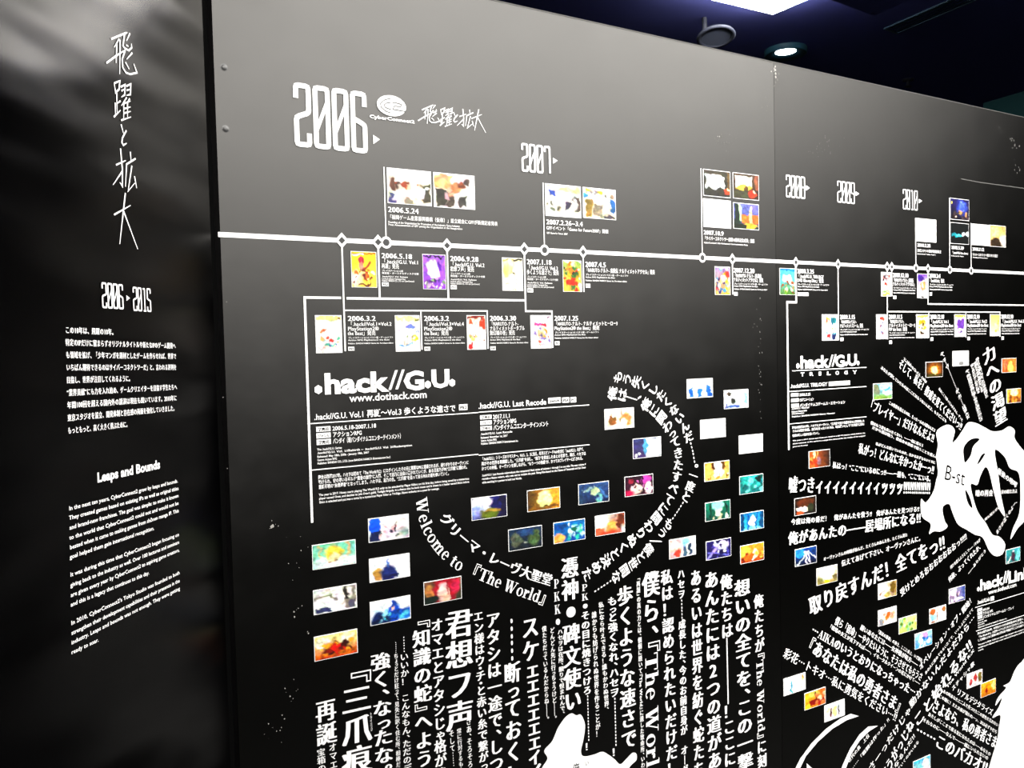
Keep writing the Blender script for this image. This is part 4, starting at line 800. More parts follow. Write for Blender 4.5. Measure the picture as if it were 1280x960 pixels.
block('paragraph', W2, [
 eng('It was during this time that CyberConnect2 began focusing on', 100, 584, 602, 397), eng('giving back to the industry as well. Over 100 lectures and seminars', 101, 632, 603, 432),
 eng('are given every year by CyberConnect2 to aspiring game creators,', 102, 678, 604, 468), eng('and this is a legacy that continues to this day.', 102, 722, 465, 573)],
 'middle white English paragraph on the left wall, four lines', 'text', 'English paragraphs on the left wall', 'fine')
block('paragraph', W2, [
 eng("In 2010, CyberConnect2's Tokyo Studio was founded to both", 104, 807, 605, 573), eng('strengthen their development capabilities and their presence in the', 105, 853, 605, 610),
 eng('industry. Leaps and bounds was not enough. They were getting', 105, 897, 606, 646), eng('ready to soar.', 105, 942, 231, 882)],
 'lowest white English paragraph on the left wall, ending with a short line', 'text', 'English paragraphs on the left wall', 'fine')

# ------------------------------------------------------------------ captions along the timeline
def caption(label, date, x0, y0, x1, h, heads, fine, badge=None, group='timeline captions'):
    """date (x0,y0)-(x1), heads and fine print as (text, x0, y0, x1, h); badge = box in photograph pixels"""
    mb = MB(); text_h(mb, W1, date, x0, y0, x1, h, 'min'); c = ucen(mb)
    o = empty('caption', W1, c, label, 'caption', group); mb.build('date', M_WHITE, o)
    mb = MB()
    for t, a, b, c_, hh in heads: text_h(mb, W1, t, a, b, c_, hh, 'mid')
    mb.build('headline', M_WHITE, o)
    if fine:
        mb = MB()
        for t, a, b, c_, hh in fine: text_h(mb, W1, t, a, b, c_, hh, 'fine')
        mb.build('fine_print', M_WHITE, o)
    if badge:
        x, y, xx, yy, t = badge; badge_box(o, x, y, xx, yy, t)
def badge_box(o, x, y, xx, yy, t):
    a, b = W1.P(x, y), W1.P(xx, yy); mb = MB(); mb.rect(a[0], W1.P(x, yy)[1], b[0], a[1]); p = mb.build('badge', M_WHITE, o); ORG[p.name] = ORG[o.name]
    if t:
        mb = MB(); text_h(mb, W1, t, x + (xx - x) * .12, (y + yy) / 2 + .1, xx - (xx - x) * .12, (yy - y) * .5, 'got'); mb.build('badge_text', M_BLACK, p, d=.0016)
KS = 'プレイステーション2用'
caption('caption 2006.5.24 under the first pair of event photos', '2006.5.24', 484.5, 261.5, 523, 7, [('「福岡ゲーム産業振興機構（仮称）」設立総会にGFFが新規記者発表', 484.5, 271, 621.5, 4.6)],
 [('Founding of the Organization for Promotion of the Industry Game Industry', 485, 277.4, 574, 2.6), ('Press Announcement of GFF joining the Organization at the Inauguration', 485, 280.6, 577.5, 2.6)])
caption('caption 2007.2.26 under the crowd photo', '2007.2.26~3.4', 682.3, 277, 728, 6.4, [('GFFイベント「Game for Future2007」開催', 682.3, 284.6, 760, 4.2)], [('GFF Game for Future 2007', 682.8, 291, 709, 2.4)])
caption('caption 2007.10.9 under the square of four photos', '2007.10.9', 879, 290.2, 904, 5.6, [('「サイバーコネクトツー創業10周年記念式典」開催', 879, 297.5, 942.5, 4)], [('CyberConnect2 10th Anniversary Commemorative Party', 879.4, 303, 934, 2)])
caption('caption 2010.2.28 under the lone white print', '2010.2.28', 1146, 306, 1162.5, 4.4, [('東京スタジオ開設準備室設立', 1146, 313, 1176, 3)], [('Established Tokyo Studio', 1146, 317.2, 1169, 1.4)])
caption('caption 2010.5.29 under the stacked pair of photos', '2010.5.29', 1188.6, 309, 1204, 4.4, [('「.hack//GU the show」', 1188.6, 315.5, 1210.6, 3)], [('Performed in Tokyo', 1188.6, 319.6, 1204, 1.4)])
caption('caption 2010.7.12 under the pair at the right edge', '2010.7.12', 1215, 311, 1229.5, 4.2, [('サイバーコネクトツー東京スタジオ設立', 1215, 318, 1246.5, 3)], [('Founding of Tokyo Studio', 1215.5, 321.6, 1234, 1.4)])
def under(label, date, x, y, dx, heads, fine, dxf, bw, k=1.0, btxt='PS2'):
    """caption hanging below the line: rows at a steady pitch"""
    hs = [(t, x, y + 7.3 * k + 5.9 * k * i, x + w_, 5.0 * k) for i, (t, w_) in enumerate(heads)]
    yy = y + 7.3 * k + 5.9 * k * len(heads); fs = []
    for i, (t, w_) in enumerate(fine):
        fs.append((t, x + .5, yy + (0, 3.0, 7.2, 10.0, 12.5)[i] * k, x + w_, 2.0 * k))
    yb = yy + (14.6 if len(fine) > 4 else 11.5) * k
    caption(label, date, x, y, x + dx, 6.6 * k, hs, fs, (x + .5, yb, x + bw, yb + 5 * k, btxt))
F5 = lambda a, b, c, d, e: [(KS, a), ('限定版・ターミナルディスク付属', b), ('.hack//G.U. Vol. Release', c), ('Limited edition Terminal Disc', d), ('Publisher: BANDAI CO., LTD. and CyberConnect2', e)]
F3 = lambda a, b, c: [('プレイステーション2 ベスト版・ゲームソフト', a), ('Action RPG PlayStation2 the Best', b), ('Publisher: BANDAI NAMCO Games Inc. Re-release edition', c)]
under('caption 2006.5.18 right of the yellow cover', '2006.5.18', 476.5, 319.2, 38.3, [('「.hack//G.U. Vol.1', 46.5), ('再誕」発売', 22)], F5(27, 46.5, 33, 30, 41), 0, 9)
under('caption 2006.9.28 right of the violet cover', '2006.9.28', 562.2, 322.8, 35.5, [('「.hack//G.U. Vol.2', 43), ('君想フ声」発売', 30)], F5(25, 43.5, 33, 28, 37), 0, 8.4)
under('caption 2007.1.18 right of the cream cover', '2007.1.18', 658, 326.8, 31, [('「.hack//G.U. Vol.3', 39), ('歩くような速さで」発売', 40)], F5(24, 39, 32, 26, 34), 0, 8)
under('caption 2007.4.5 right of the busy green and orange cover', '2007.4.5', 731, 330, 26, [('「NARUTO-ナルト- 疾風伝 ナルティメットアクセル」発売', 87)], F3(54, 37, 52), 0, 6.4)
under('caption 2006.3.2 right of the first cover in the lower row', '2006.3.2', 434.3, 397.8, 35, [('「.hack//Vol.1×Vol.2', 55), ('PlayStation2®', 39), ('the Best」発売', 35)], F3(57, 52, 57), 0, 8.4, .98)
under('caption 2006.3.2 right of the lilac and white cover', '2006.3.2', 529.5, 397.8, 31.5, [('「.hack//Vol.3×Vol.4', 50), ('PlayStation2®', 35.5), ('the Best」発売', 31)], F3(51, 46, 51), 0, 8, .98)
under('caption 2006.3.30 right of the red topped cover', '2006.3.30', 611.8, 397.6, 33, [('「NARUTO-ナルト-', 36), ('ナルティメットポータブル', 43.5), ('無幻城の巻」発売', 31.5)], F3(46, 38, 48), 0, 7.4, .97, 'PSP')
under('caption 2007.1.25 right of the last cover in the lower row', '2007.1.25', 692.4, 397.6, 30, [('「NARUTO-ナルト- ナルティメットヒーロー3', 79), ('PlayStation2® the Best」発売', 56.5)], F3(56, 39, 55), 0, 6.6, .95)
under('caption 2007.12.20 right of the multicoloured violet cover', '2007.12.20', 916.5, 337.5, 26, [('「NARUTO-ナルト- 疾風伝', 35), ('ナルティメットアクセル2」発売', 37)], F3(43, 30, 42), 0, 5, .9)
under('caption 2008.3.25 right of the sky blue cover', '2008.3.25', 996, 338.5, 21, [('「.hack//G.U. TRILOGY', 33), ('DVD Blu-ray Disc」発売', 33)], F3(40, 27, 38), 0, 14, .88, '')
under('caption 2009.1.15 right of the cover with two colourful columns', '2009.1.15', 1049.2, 396, 19, [('「NARUTO-ナルト-', 21), ('ナルティメットストーム」発売', 29)], F3(37, 21, 35), 0, 4.6, .85, '')
under('caption 2009.12.10 right of the narrow cover under the paired markers', '2009.12.10', 1115.4, 343.5, 19.5, [('「NARUTO-ナルト- 疾風伝', 26), ('ナルティメットアクセル3」', 28.5)], F3(29, 28, 28), 0, 4.4, .85, '')
under('caption 2010.3.4 right of the violet and peach cover', '2010.3.4', 1160.8, 344.3, 14, [('「.hack//Link」発売', 19)], F3(30.5, 29, 29), 0, 3.6, .85, '')
under('caption 2009.11.5 right of the first cover in the right row', '2009.11.5', 1110.4, 395.8, 17, [('「NARUTO-ナルト-', 19), ('ナルティメットヒーロー2', 33), ('PSP the Best」発売', 23)], F3(33, 20, 32), 0, 4, .82, '')
under('caption 2009.12.10 right of the cream and gold cover', '2009.12.10', 1162, 395.8, 17.5, [('「.hack//G.U. Vol.1', 23.5), ('PlayStation2® the Best', 29)], F3(30, 29, 29), 0, 4, .85, '')
under('caption 2009.12.10 right of the violet centred narrow cover', '2009.12.10', 1208.2, 395.6, 15.5, [('「.hack//G.U. Vol.2', 25), ('PlayStation2® the Best', 26.5)], F3(25, 24, 24), 0, 3.6, .83, '')
under('caption 2009.12.10 right of the pale yellow narrow cover', '2009.12.10', 1250.8, 395.5, 15, [('「.hack//G.U. Vol.3', 29), ('PlayStation2® the Best', 25)], F3(24, 23, 23), 0, 3.4, .82, '')

# ------------------------------------------------------------------ title blocks
def hexdot(mb, px, py, r):
    u, z = W1.P(px, py); k = W1.P(px, py - r)[1] - W1.P(px, py + r)[1]; k /= 2
    mb.poly([(u + k * .95 * math.cos(math.radians(30 + 60 * i)), z + k * math.sin(math.radians(30 + 60 * i))) for i in range(6)])
def par(mb, x0, y0, x1, y1, wd):       # slanted bar between two photograph points
    A_, B_ = W1.P(x0, y0), W1.P(x1, y1); e = W1.P(x0 + wd, y0)[0] - A_[0]
    mb.poly([A_, (A_[0] + e, A_[1]), (B_[0] + e, B_[1]), B_])
def rule(o, x0, y0, x1, w=.0028): 
    A_, B_ = W1.P(x0, y0), W1.P(x1, y0); mb = MB(); mb.rect(A_[0], A_[1] - w * Q / 2, B_[0], A_[1] + w * Q / 2); return mb.build('rule', M_WHITE, o)
t = empty('title_logo', W1, W1.P(480, 478), 'largest bold white title with hexagon dots, a web address under it, left of centre', 'logo')
mb = MB(); hexdot(mb, 397.6, 487, 5.8); text_h(mb, W1, 'hack', 404.6, 478.6, 481.5, 25.5, 'logo'); par(mb, 485.2, 487.3, 493.4, 462.8, 3.4); par(mb, 493.8, 486.7, 502, 462.0, 3.4)
text_h(mb, W1, 'G', 503.8, 475, 530.6, 23.5, 'logo'); hexdot(mb, 534.4, 480.6, 5); text_h(mb, W1, 'U', 538.2, 472.6, 562, 22.5, 'logo'); hexdot(mb, 564.8, 478.4, 5)
mb.build('title', M_WHITE, t)
mb = MB(); text_h(mb, W1, 'www.dothack.com', 436.5, 497.3, 533.5, 9.6, 'got'); mb.build('web_address', M_WHITE, t)
t = empty('title_logo', W1, W1.P(1035, 452), 'smaller bold white title underlined above seven widely spaced capitals', 'logo')
mb = MB(); hexdot(mb, 996.8, 457.4, 3.6); text_h(mb, W1, 'hack', 999.6, 452.2, 1034, 15.6, 'heavy'); par(mb, 1035, 458.4, 1039, 443.4, 2); par(mb, 1039, 458.2, 1043, 443, 2)
text_h(mb, W1, 'G', 1043, 450.8, 1055.6, 14.8, 'heavy'); hexdot(mb, 1057.2, 454.6, 3.1); text_h(mb, W1, 'U', 1058.6, 449.4, 1070.8, 14.4, 'heavy'); hexdot(mb, 1072, 453.8, 3.1); mb.build('title', M_WHITE, t)
rule(t, 989.6, 463.6, 1082.5)
mb = MB()
for i, c in enumerate('TRILOGY'): text_h(mb, W1, c, 1000.2 + 10.9 * i, 467.8 - .45 * i, 1004.8 + 10.9 * i, 4.6, 'heavy')
mb.build('subtitle', M_WHITE, t)
t = empty('title_logo', W1, W1.P(1250, 730), 'bold white title and web address cut by the right edge', 'logo')
mb = MB(); hexdot(mb, 1222.4, 736.2, 3); text_h(mb, W1, 'hack', 1224.4, 731.2, 1252.4, 14, 'heavy'); par(mb, 1253, 729.5, 1256, 714, 1.7); par(mb, 1256, 728.8, 1259, 713.2, 1.7)
text_h(mb, W1, 'Link', 1259.4, 721.6, 1286, 14.4, 'heavy'); mb.build('title', M_WHITE, t)
mb = MB(); text_h(mb, W1, 'www.dothack.com', 1235, 740.2, 1270, 5.4, 'got'); mb.build('web_address', M_WHITE, t)

def info(label, c, heads, badges, rules, rows, fine, paras, h=(7.6, 5.4, 2.8, 3.6)):
    o = empty('title_details', W1, W1.P(*c), label, 'text', 'details under the title logos')
    mb = MB()
    for t_, x, y, xx in heads: text_h(mb, W1, t_, x, y, xx, h[0], 'got')
    mb.build('heading', M_WHITE, o)
    for b in badges: badge_box(o, *b)
    for r in rules: rule(o, *r)
    mb = MB()
    for t_, x, y, xx in rows: text_h(mb, W1, t_, x, y, xx, h[1], 'got')
    mb.build('data_rows', M_WHITE, o)
    mb = MB()
    for t_, x, y, xx in fine: text_h(mb, W1, t_, x, y, xx, h[2], 'got')
    mb.build('fine_print', M_WHITE, o)
    mb = MB()
    for t_, x, y, xx, hh in paras: text_h(mb, W1, t_, x, y, xx, hh, 'got')
    mb.build('body_text', M_WHITE, o)
info('small white text column with rules and badges under the largest title, left one', (480, 560),
 [('.hack//G.U. Vol.1 再誕～Vol.3 歩くような速さで', 392.3, 521, 569.5)],
 [(573.2, 505.5, 584, 513, 'PS2'), (394.8, 533.6, 413, 540, '発売日'), (395, 541.6, 413.2, 548.2, 'ジャンル'), (395.3, 549.6, 413.5, 556.4, '発売元')],
 [(388, 529.5, 598, .0028), (389, 587.6, 598, .0028)],
 [('2006.5.18-2007.1.18', 415, 535.4, 470), ('アクションRPG', 415.4, 543.2, 452), ('バンダイ（現バンダイナムコエンターテインメント）', 415.8, 551.4, 503)],
 [('The .hack//G.U. Series', 396, 561.8, 427), ('.hack//G.U. Vol. 1//Rebirth ~ .hack//G.U. Vol. 3//Redemption', 396, 566.2, 515), ('Released: May 18th, 2006 - January 18th, 2007', 396.2, 570.8, 461), ('Genre: Action RPG', 396.4, 575, 421), ('Publisher: BANDAI CO., LTD. (now BANDAI NAMCO Entertainment Inc.)', 396.5, 579.2, 488)],
 [('舞台は西暦2017年。ハセヲは初めて「The World R:2」にログインしたその日に悪質なPKに遭遇されるが、通りがかりのオーヴァンに', 397.3, 596.5, 586, 4.2),
  ('助けられ、彼の率いるギルド“黄昏の旅団”に入団、そこで志乃に出会い惹かれていくが、ある日志乃がPK“三爪痕”に襲われ、', 397.6, 602.6, 586, 4.2),
  ('意識不明の“未帰還者”となってしまう。ハセヲは、志乃の仇、“三爪痕”を追って自らPKKの道を歩いていく。', 397.9, 608.8, 563, 4.2),
  ('The year is 2017. Haseo starts playing The World R:2 only to be attacked by Player Killers on his first day, before being saved by a mysterious', 398.3, 618.6, 586.5, 2.9),
  ('player named Ovan, and decides to join Ovan’s guild, Twilight Brigade, in a chance that he both meets and is drawn to a healer named Shino before', 398.5, 623, 586.5, 2.9),
  ('Shino is attacked and put into a coma by a mysterious Player Killer as Tri-Edge. Haseo embarks on a quest for revenge.', 398.7, 627.6, 549, 2.9)])
info('small white text column headed by three badges in a row, right of the largest title', (665, 550),
 [('.hack//G.U. Last Recode', 597.3, 507, 682.5)],
 [(684.6, 497.4, 700.6, 504.4, 'Switch'), (702.2, 496.9, 711, 503.7, 'PS4'), (712.4, 496.4, 719.8, 503.2, 'PC'), (599.6, 519.2, 614.2, 524.4, '発売日'), (599.8, 526.2, 614.4, 531.4, 'ジャンル'), (600, 533, 614.6, 538.4, '発売元')],
 [(598, 515.2, 736.2, .0028), (598, 569, 736.8, .0028)],
 [('2017.11.1', 615.6, 520.8, 637.6), ('アクションRPG', 615.9, 527.6, 645), ('バンダイナムコエンターテインメント', 616.2, 534.8, 685.5)],
 [('.hack//G.U. Last Recode', 600.2, 542.4, 640), ('Released: November 1st, 2017', 600.4, 547, 634), ('Genre: Action RPG', 600.6, 550.8, 620.5), ('Publisher: BANDAI NAMCO Entertainment Inc.', 600.8, 554.6, 647.5)],
 [('「.hack//G.U.」シリーズのリマスター。Vol.1、2、3に加え、新作エピソードVol.4を含む「.hack//G.U.」を経て、', 601, 573.8, 731, 3.8), ('再びその世界を再構築した。“三爪痕”を倒し、“志乃”を救出したあとの世界で、再び、ハセヲは', 601.3, 579.8, 732, 3.8), ('かつての仲間、オーヴァンを探しながら、“もう一つの物語”が、かつてのプレイヤーに託される。', 601.5, 585.8, 730, 3.8),
  ('.hack//G.U. Last Recode reintroduces the remastered Hack series of volumes 1 through 3 in one title. The new volume 4', 601.9, 594.2, 732, 2.7), ('reveals a Haseo reborn, who sets out to reclaim the past. Being Kite based on the Game of Terminals and his Ovan', 602.1, 598.4, 732, 2.7), ('while searching for a partner to build Lost Worlds.', 602.3, 603, 652, 2.7)])
info('tiny white text column under the seven spaced capitals', (1030, 510),
 [('.hack//G.U. TRILOGY', 987.4, 482.6, 1033.4)],
 [(1035.4, 477.2, 1062, 482.6, ''), (988.1, 491.8, 997.6, 496, ''), (988.3, 498.4, 997.8, 502.8, ''), (988.5, 505, 998, 509.6, '')],
 [(986.2, 489.4, 1082.5, .0028), (986.6, 529.9, 1082.6, .0028)],
 [('2008.3.25', 998.8, 493.4, 1012.6), ('CGアニメーション', 999, 500, 1016.6), ('バンダイナムコゲームス・エモーション', 999.2, 506.8, 1056)],
 [('.hack//G.U. TRILOGY', 989, 511, 1011), ('Released: March 2008', 989, 514.6, 1008), ('CG Animation', 989.2, 517.2, 1004.5), ('Publisher: BANDAI NAMCO Games / Emotion', 989.3, 520.8, 1043)],
 [('舞台は西暦2017年。ハセヲとオーヴァン、“三爪痕”を追う物語を新たに再構成した', 989.5, 534.6, 1080, 2.7), ('フルCG映像作品。志乃を失ったハセヲは、碑文使いとして“三爪痕”に挑む', 989.8, 539, 1080, 2.7), ('物語の新しい結末を描いていく。', 990, 544.6, 1025, 2.7),
  ('The year is 2017. Haseo and Ovan are retold in a full CG feature which follows the', 990.2, 550.8, 1081, 1.5), ('three volumes of the series in a single film directed by the studio of the original', 990.3, 554.6, 1081, 1.5), ('games and the voices', 990.4, 558.2, 1009, 1.5)], (4.8, 3.4, 1.9, 3))
info('tiny slanting white text column cut by the right edge, lower right', (1250, 780),
 [('.hack//Link', 1221, 752.8, 1236.6)],
 [(1237.4, 746, 1242, 751.2, ''), (1221.2, 761, 1227, 764.6, ''), (1221.4, 765.6, 1227.2, 769.2, ''), (1221.6, 770.2, 1227.4, 774, '')],
 [(1218.4, 759.4, 1284, .003), (1219.4, 788.8, 1284, .003)],
 [('2010.3.4', 1227.8, 762.4, 1236), ('アクションRPG', 1228, 766.8, 1240.6), ('バンダイナムコゲームス・プレイ', 1228.2, 771.4, 1267)],
 [('.hack//Link', 1221.6, 775.8, 1229), ('March 4th, 2010', 1221.7, 778.8, 1233), ('Action RPG', 1221.8, 781.4, 1229.8), ('Publisher: BANDAI NAMCO Games Inc.', 1221.9, 784.4, 1258)],
 [('舞台は西暦2020年。中学生のトキオは転校生AIKAに出会い、新しい', 1221.4, 792, 1286, 2.4), ('「The World R:X」の世界へリアルデジタライズされてしまう。勇者と', 1221.6, 796.4, 1286, 2.4), ('して仲間とともに黄昏の騎士団を探す物語が今ここから始まっていく', 1221.8, 800.6, 1286, 2.4),
  ('The year is 2020. Tokio is a junior high student who meets a transfer', 1222, 806, 1286, 1.9), ('student and is digitized into a new version of the game world where he', 1222, 809.6, 1286, 1.9), ('must be the hero', 1222.2, 813, 1229, 1.9)], (4.8, 3, 1.6, 3))

# ------------------------------------------------------------------ quotations
GQ = 'upright quotation columns along the bottom'
GS = 'slanted quotation lines on the right'
GD = 'diagonal quotation lines at the lower right'
def quote(label, text, pts, w, sty='min', vertical=True, group=GQ):
    mb = MB(); text_path(mb, W1, text, pts, w, sty, vertical)
    return tag(mb.build('quotation', M_WHITE, None, W1, .001, ucen(mb)), label, 'text', group)
def add_to(o, name, text, pts, w, sty='mid', vertical=True, m=None, d=.0):
    """small side reading printed with a quotation"""
    c = W1.M.inverted() @ o.matrix_world.translation; ORG[o.name] = (c.x, c.y)
    mb = MB(); text_path(mb, W1, text, pts, w, sty, vertical); return mb.build(name, m or M_WHITE, o, d=d)
o = quote('large white column 再誕, leftmost of the upright columns', '再誕', [(407, 873), (409, 931)], 26)
add_to(o, 'side_text', '宝箱の中', [(401, 935), (403, 975)], 11); add_to(o, 'side_text', 'オマエな', [(415.5, 928), (418, 972)], 10)
o = quote('biggest column 『三爪痕, second of the upright columns from the left', '『三爪痕', [(446, 836), (447, 968)], 38)
add_to(o, 'reading', 'トライエッジ', [(463.3, 890), (464.3, 914)], 3)
quote('bold white column 強く、なったな right of the biggest column', '強く、なったな。', [(475.5, 815), (481, 968)], 25)
quote('hair thin column of tiny characters right of 強く', '……ちょっとだけ狂って、見失に訳く住む所、相棒だろ', [(494.5, 802), (498, 966)], 6, 'mid')
quote('small column いいか beginning with dots, left of 『知識の蛇』', '……いいか！　こんなもん、ただのデータ', [(504.5, 795), (510, 985)], 11, 'mid')
quote('white column 『知識の蛇』 in large characters, left of the オマエ column', '『知識の蛇』へようこ', [(526.5, 774), (531.5, 982)], 23)
quote('white column オマエとアタシ just left of the heavy 君想フ声 column', 'オマエとアタシじゃ格が違', [(546, 772), (551.5, 976)], 15.5)
o = quote('very heavy column 君想フ声 ending above three small columns', '君想フ声', [(574, 760), (575.5, 912)], 35)
add_to(o, 'side_text', 'さあ、そろそろフィ', [(585.5, 897), (588.5, 975)], 7); add_to(o, 'side_text', 'そして……', [(564, 912), (567, 958)], 7); add_to(o, 'side_text', '常に行対するもんだ', [(573.5, 910), (577, 972)], 6)
quote('narrow white column エン様は just right of the heavy 君想フ声 column', 'エン様はウ・チ・と赤い糸で繋がって', [(597.5, 763), (605.5, 975)], 12.5)
quote('white column アタシは一途で left of the column starting with dots', 'アタシは一途で、しつこ', [(616, 764), (621.5, 985)], 18)
quote('white column 断っておく beginning with a row of round dots', '……断っておく！', [(639, 772), (643, 980)], 21)
quote('white column スケ followed by a ladder of small エ characters', 'スケェェェェェェィイ', [(662.5, 769), (668.5, 982)], 22)
quote('thin column 僕たちだって, first of three tiny ones left of the big 憑神 column', '僕たちだっているんだからね――。', [(680, 782), (684, 900)], 6, 'mid')
quote('thin column どんどん, middle of three tiny ones left of the big 憑神 column', 'どんどん先に行っちゃうけど――。', [(690, 784), (693.6, 899)], 6, 'mid')
quote('thin column ハセヲは, last of three tiny ones left of the big 憑神 column', 'ハセヲは在所、頼りで恨まれんで、', [(699.8, 786), (703.2, 893)], 6.5, 'mid')
quote('big white column 憑神 with a dot then 碑文使い running down to the white rounded shape', '憑神●碑文使い', [(712, 695), (716.5, 889)], 22)
quote('short white stack PKK with a round dot, left of 憑神', 'PKK●', [(695, 721), (697.5, 785)], 10)
quote('column PK with a round dot, then その目に, right of 憑神', 'PK●その目に焼きつけろ……………！', [(730.5, 728), (736, 938)], 11)
quote('tiny white column 誰からも right of the PK column', '誰からも妨げられぬ世界を作ることが！', [(742.5, 764), (747.5, 921)], 6.5, 'mid')
quote('tiny white column 私になら just left of もっと強くなれ', '私になら叶えできる！誰もかわぬ世界、', [(751, 752), (758.5, 888)], 6.5, 'mid')
quote('white column もっと強くなれ ending in a string of dots', 'もっと強くなれ、ハセヲ……………！', [(765, 745), (770, 945)], 12)
quote('heavy white column 歩くような速さで left of the sideways serif letters', '歩くような速さで', [(781, 731), (786.5, 936)], 20)
quote('hairline column of tiny characters between 歩くような and 僕ら', '「再誕」の真の力とは、個個に続いて『The World』に遺した致命所、いわばも', [(797.5, 722), (804, 975)], 5, 'mid')
quote('heavy white column 僕ら followed by large serif letters lying on their side', '僕ら、『The World', [(813.5, 713), (816.5, 978)], 22)
quote('white column 私は！認められたい right of the sideways serif letters', '私は！認められたいだけだ！', [(833, 711), (840.5, 970)], 15)
quote('small white column ハセヲ with dots, right of 私は！認められたい', 'ハセヲ……成長した、今のお前自身が　オーヴァ', [(851, 711), (856, 976)], 9)
quote('bold white column あるいは世界を紡ぐ right of the small ハセヲ column', 'あるいは世界を紡ぐ蛇たち', [(869.5, 711), (874, 972)], 14)
quote('large white column あんたには with a numeral 2, left of the long dash column', 'あんたには2つの道があっ', [(889, 713), (894, 975)], 18)
quote('column 俺たちは with a long dash and exclamation mark', '俺たちは――――！ここにい', [(907.5, 717), (913, 978)], 15)
quote('heavy white column 想いの全てを beside the rightmost upright column', '想いの全てを、この一撃に', [(927.5, 723), (932.5, 985)], 20)
quote('column 俺たちが with small sideways letters, rightmost upright column', '俺たちが『The World』に刻ん', [(948, 742), (953, 978)], 12)
GC = 'quotations curving in an arc'
quote('large white serif words curving under the picture stills', 'Welcome to 『The World』', [(527, 622), (531, 648), (540, 669), (556, 690), (578, 707), (606, 719), (642, 734), (690, 751)], 22, 'ser', False, GC)
quote('curved Japanese line グリーマ above the large serif words', 'グリーマ・レーヴ大聖堂', [(554, 643), (570, 664), (597, 686), (627, 703), (655, 714.5), (690, 726)], 17, 'min', False, GC)
quote('outer of the two long curved lines, starting at top right and ending in dots', 'もう失くしたくないんだ……。一度と……もう／僕と世間な……', [(766, 470), (784, 473.7), (808, 482), (826, 494), (842, 512), (856, 534), (864, 558), (868, 582), (865, 600), (858, 620), (842, 646), (824, 671), (801, 696), (770, 721), (742, 740)], 13, 'min', True, GC)
quote('inner of the two long curved lines, starting beside the cream still', '俺は―、俺に関わってきたすべてに間わりぬくと決めた', [(759, 491), (779, 494), (800, 501), (825, 520), (840, 543), (847.5, 566), (847.5, 583), (843, 606), (834, 628), (815, 654), (793, 673), (760, 699), (728, 722)], 14, 'min', True, GC)
# slanted lines around the burst
quote('four large characters 力への渇望 leaning down to the white burst', '力への渇望', [(1234.5, 433), (1240, 460), (1246, 494), (1252, 530)], 17, 'min', True, GS)
def sl(label, text, a, b, w, sty='mid', vert=False, g=GS): quote(label, text, [a, b], w, sty, vert, g)
sl('tiny slanted column nearest the four large characters', '誰よりも強い力を、ただ求め続けた', (1221, 447), (1233.5, 497), 4.5, 'mid', True)
sl('tiny slanted column, second left of the four large characters', '仲間たちの声も届かないまま', (1218.6, 452), (1227.5, 490), 4.2, 'mid', True)
sl('tiny slanted column, third left of the four large characters', '憎しみだけがこの手に残る', (1214.5, 455), (1223, 491.5), 4.2, 'mid', True)
sl('longest tiny slanted column running down to the burst under the white still', 'や、私は貴方の為に強くなると決めたのにさ', (1208.5, 462), (1226.5, 526), 5.5, 'mid', True)
sl('thin slanted dotted column between the golden and the white still', 'や、オーヴ………………が、力……は望んだ', (1176.5, 440), (1210.5, 523), 4.6, 'mid', True)
sl('short thin slanted line just above the burst', '私はここで待っていますから、ずっと', (1173.5, 485.5), (1203, 526), 4)
sl('bold slanted line そして、私を！ running to the burst', 'そして、私を！教戒を見てくださいっ!!', (1124, 453), (1202, 534), 14)
sl('thin slanted line just above the bold そして line', 'もしも私がいなくなったら、その時は', (1129.5, 448), (1158, 478), 4.6)
sl('long thin slanted line starting right of the landscape still', 'あなたが探していたものはここにはもうないんだよ、もうどこにも', (1101, 459), (1183, 527), 5)
sl('bold slanted white line 「プレイヤー」 running to the burst from the left', '「プレイヤー」だけなんだよ!!', (1085, 504), (1167.5, 548), 15)
sl('thin slanted line just above the bold プレイヤー line', 'この世界を救えるのは、たった一人の人間なんだよ', (1111, 503), (1169, 538.5), 5)
sl('thin slanted line under the bold プレイヤー line, upper one', '僕はもう誰も失いたくない。――一緒に帰ろう', (1088, 528), (1154, 557.5), 4.6)
sl('thin slanted line under the bold プレイヤー line, lower one', 'だから僕は戦う、僕自身の意思で戦うことを選んだ', (1090, 534), (1172, 572), 4.4)
sl('thin slanted line just above 私がっ！どんなに', '私がどんな思いでいたのか、分かるはずもないくせに', (1094.5, 554.5), (1169, 578.5), 4.4)
sl('bold slanted white line 私がっ！どんなに running to the burst from the left', '私がっ！どんなに辛かったかーっ!!', (1073, 560), (1167.5, 587.5), 15)
sl('slanted line 私はっ！ beside the orange and dark still', '私はっ！“ここ”にいるのにっ!!――一緒も、“ここ”にいる。', (1040.5, 581), (1165.5, 599), 9)
sl('nearly level heavy line 嘘つき with many exclamation marks', '嘘つきィィィィィィィィッッッ!!!!!!!!!!!!!', (985.5, 605.5), (1163, 609.5), 23, 'min')
sl('small rising line 今度は俺の番だ under the dark brown still', '今度は俺の番だ！　俺があんたを救う!!　俺があんたを見つける!!', (988.5, 652.5), (1149, 636), 8.5)
sl('heavy rising line 俺があんたの with a long dash', '俺があんたの――居場所になる!!', (985, 673.5), (1151, 646.5), 18, 'min')
sl('tiny rising line オーヴァンさんの under the heavy line with a dash', 'オーヴァンさんの仲間が詠んだ、たくさんのあんたを、たくさん見た', (1029, 699), (1134, 668), 5.4)
sl('small rising line 伝えてあげて下さい just above the largest rising line', '伝えてあげて下さい、オーヴァンさんに。', (1051.5, 704.5), (1153, 671.5), 8.5)
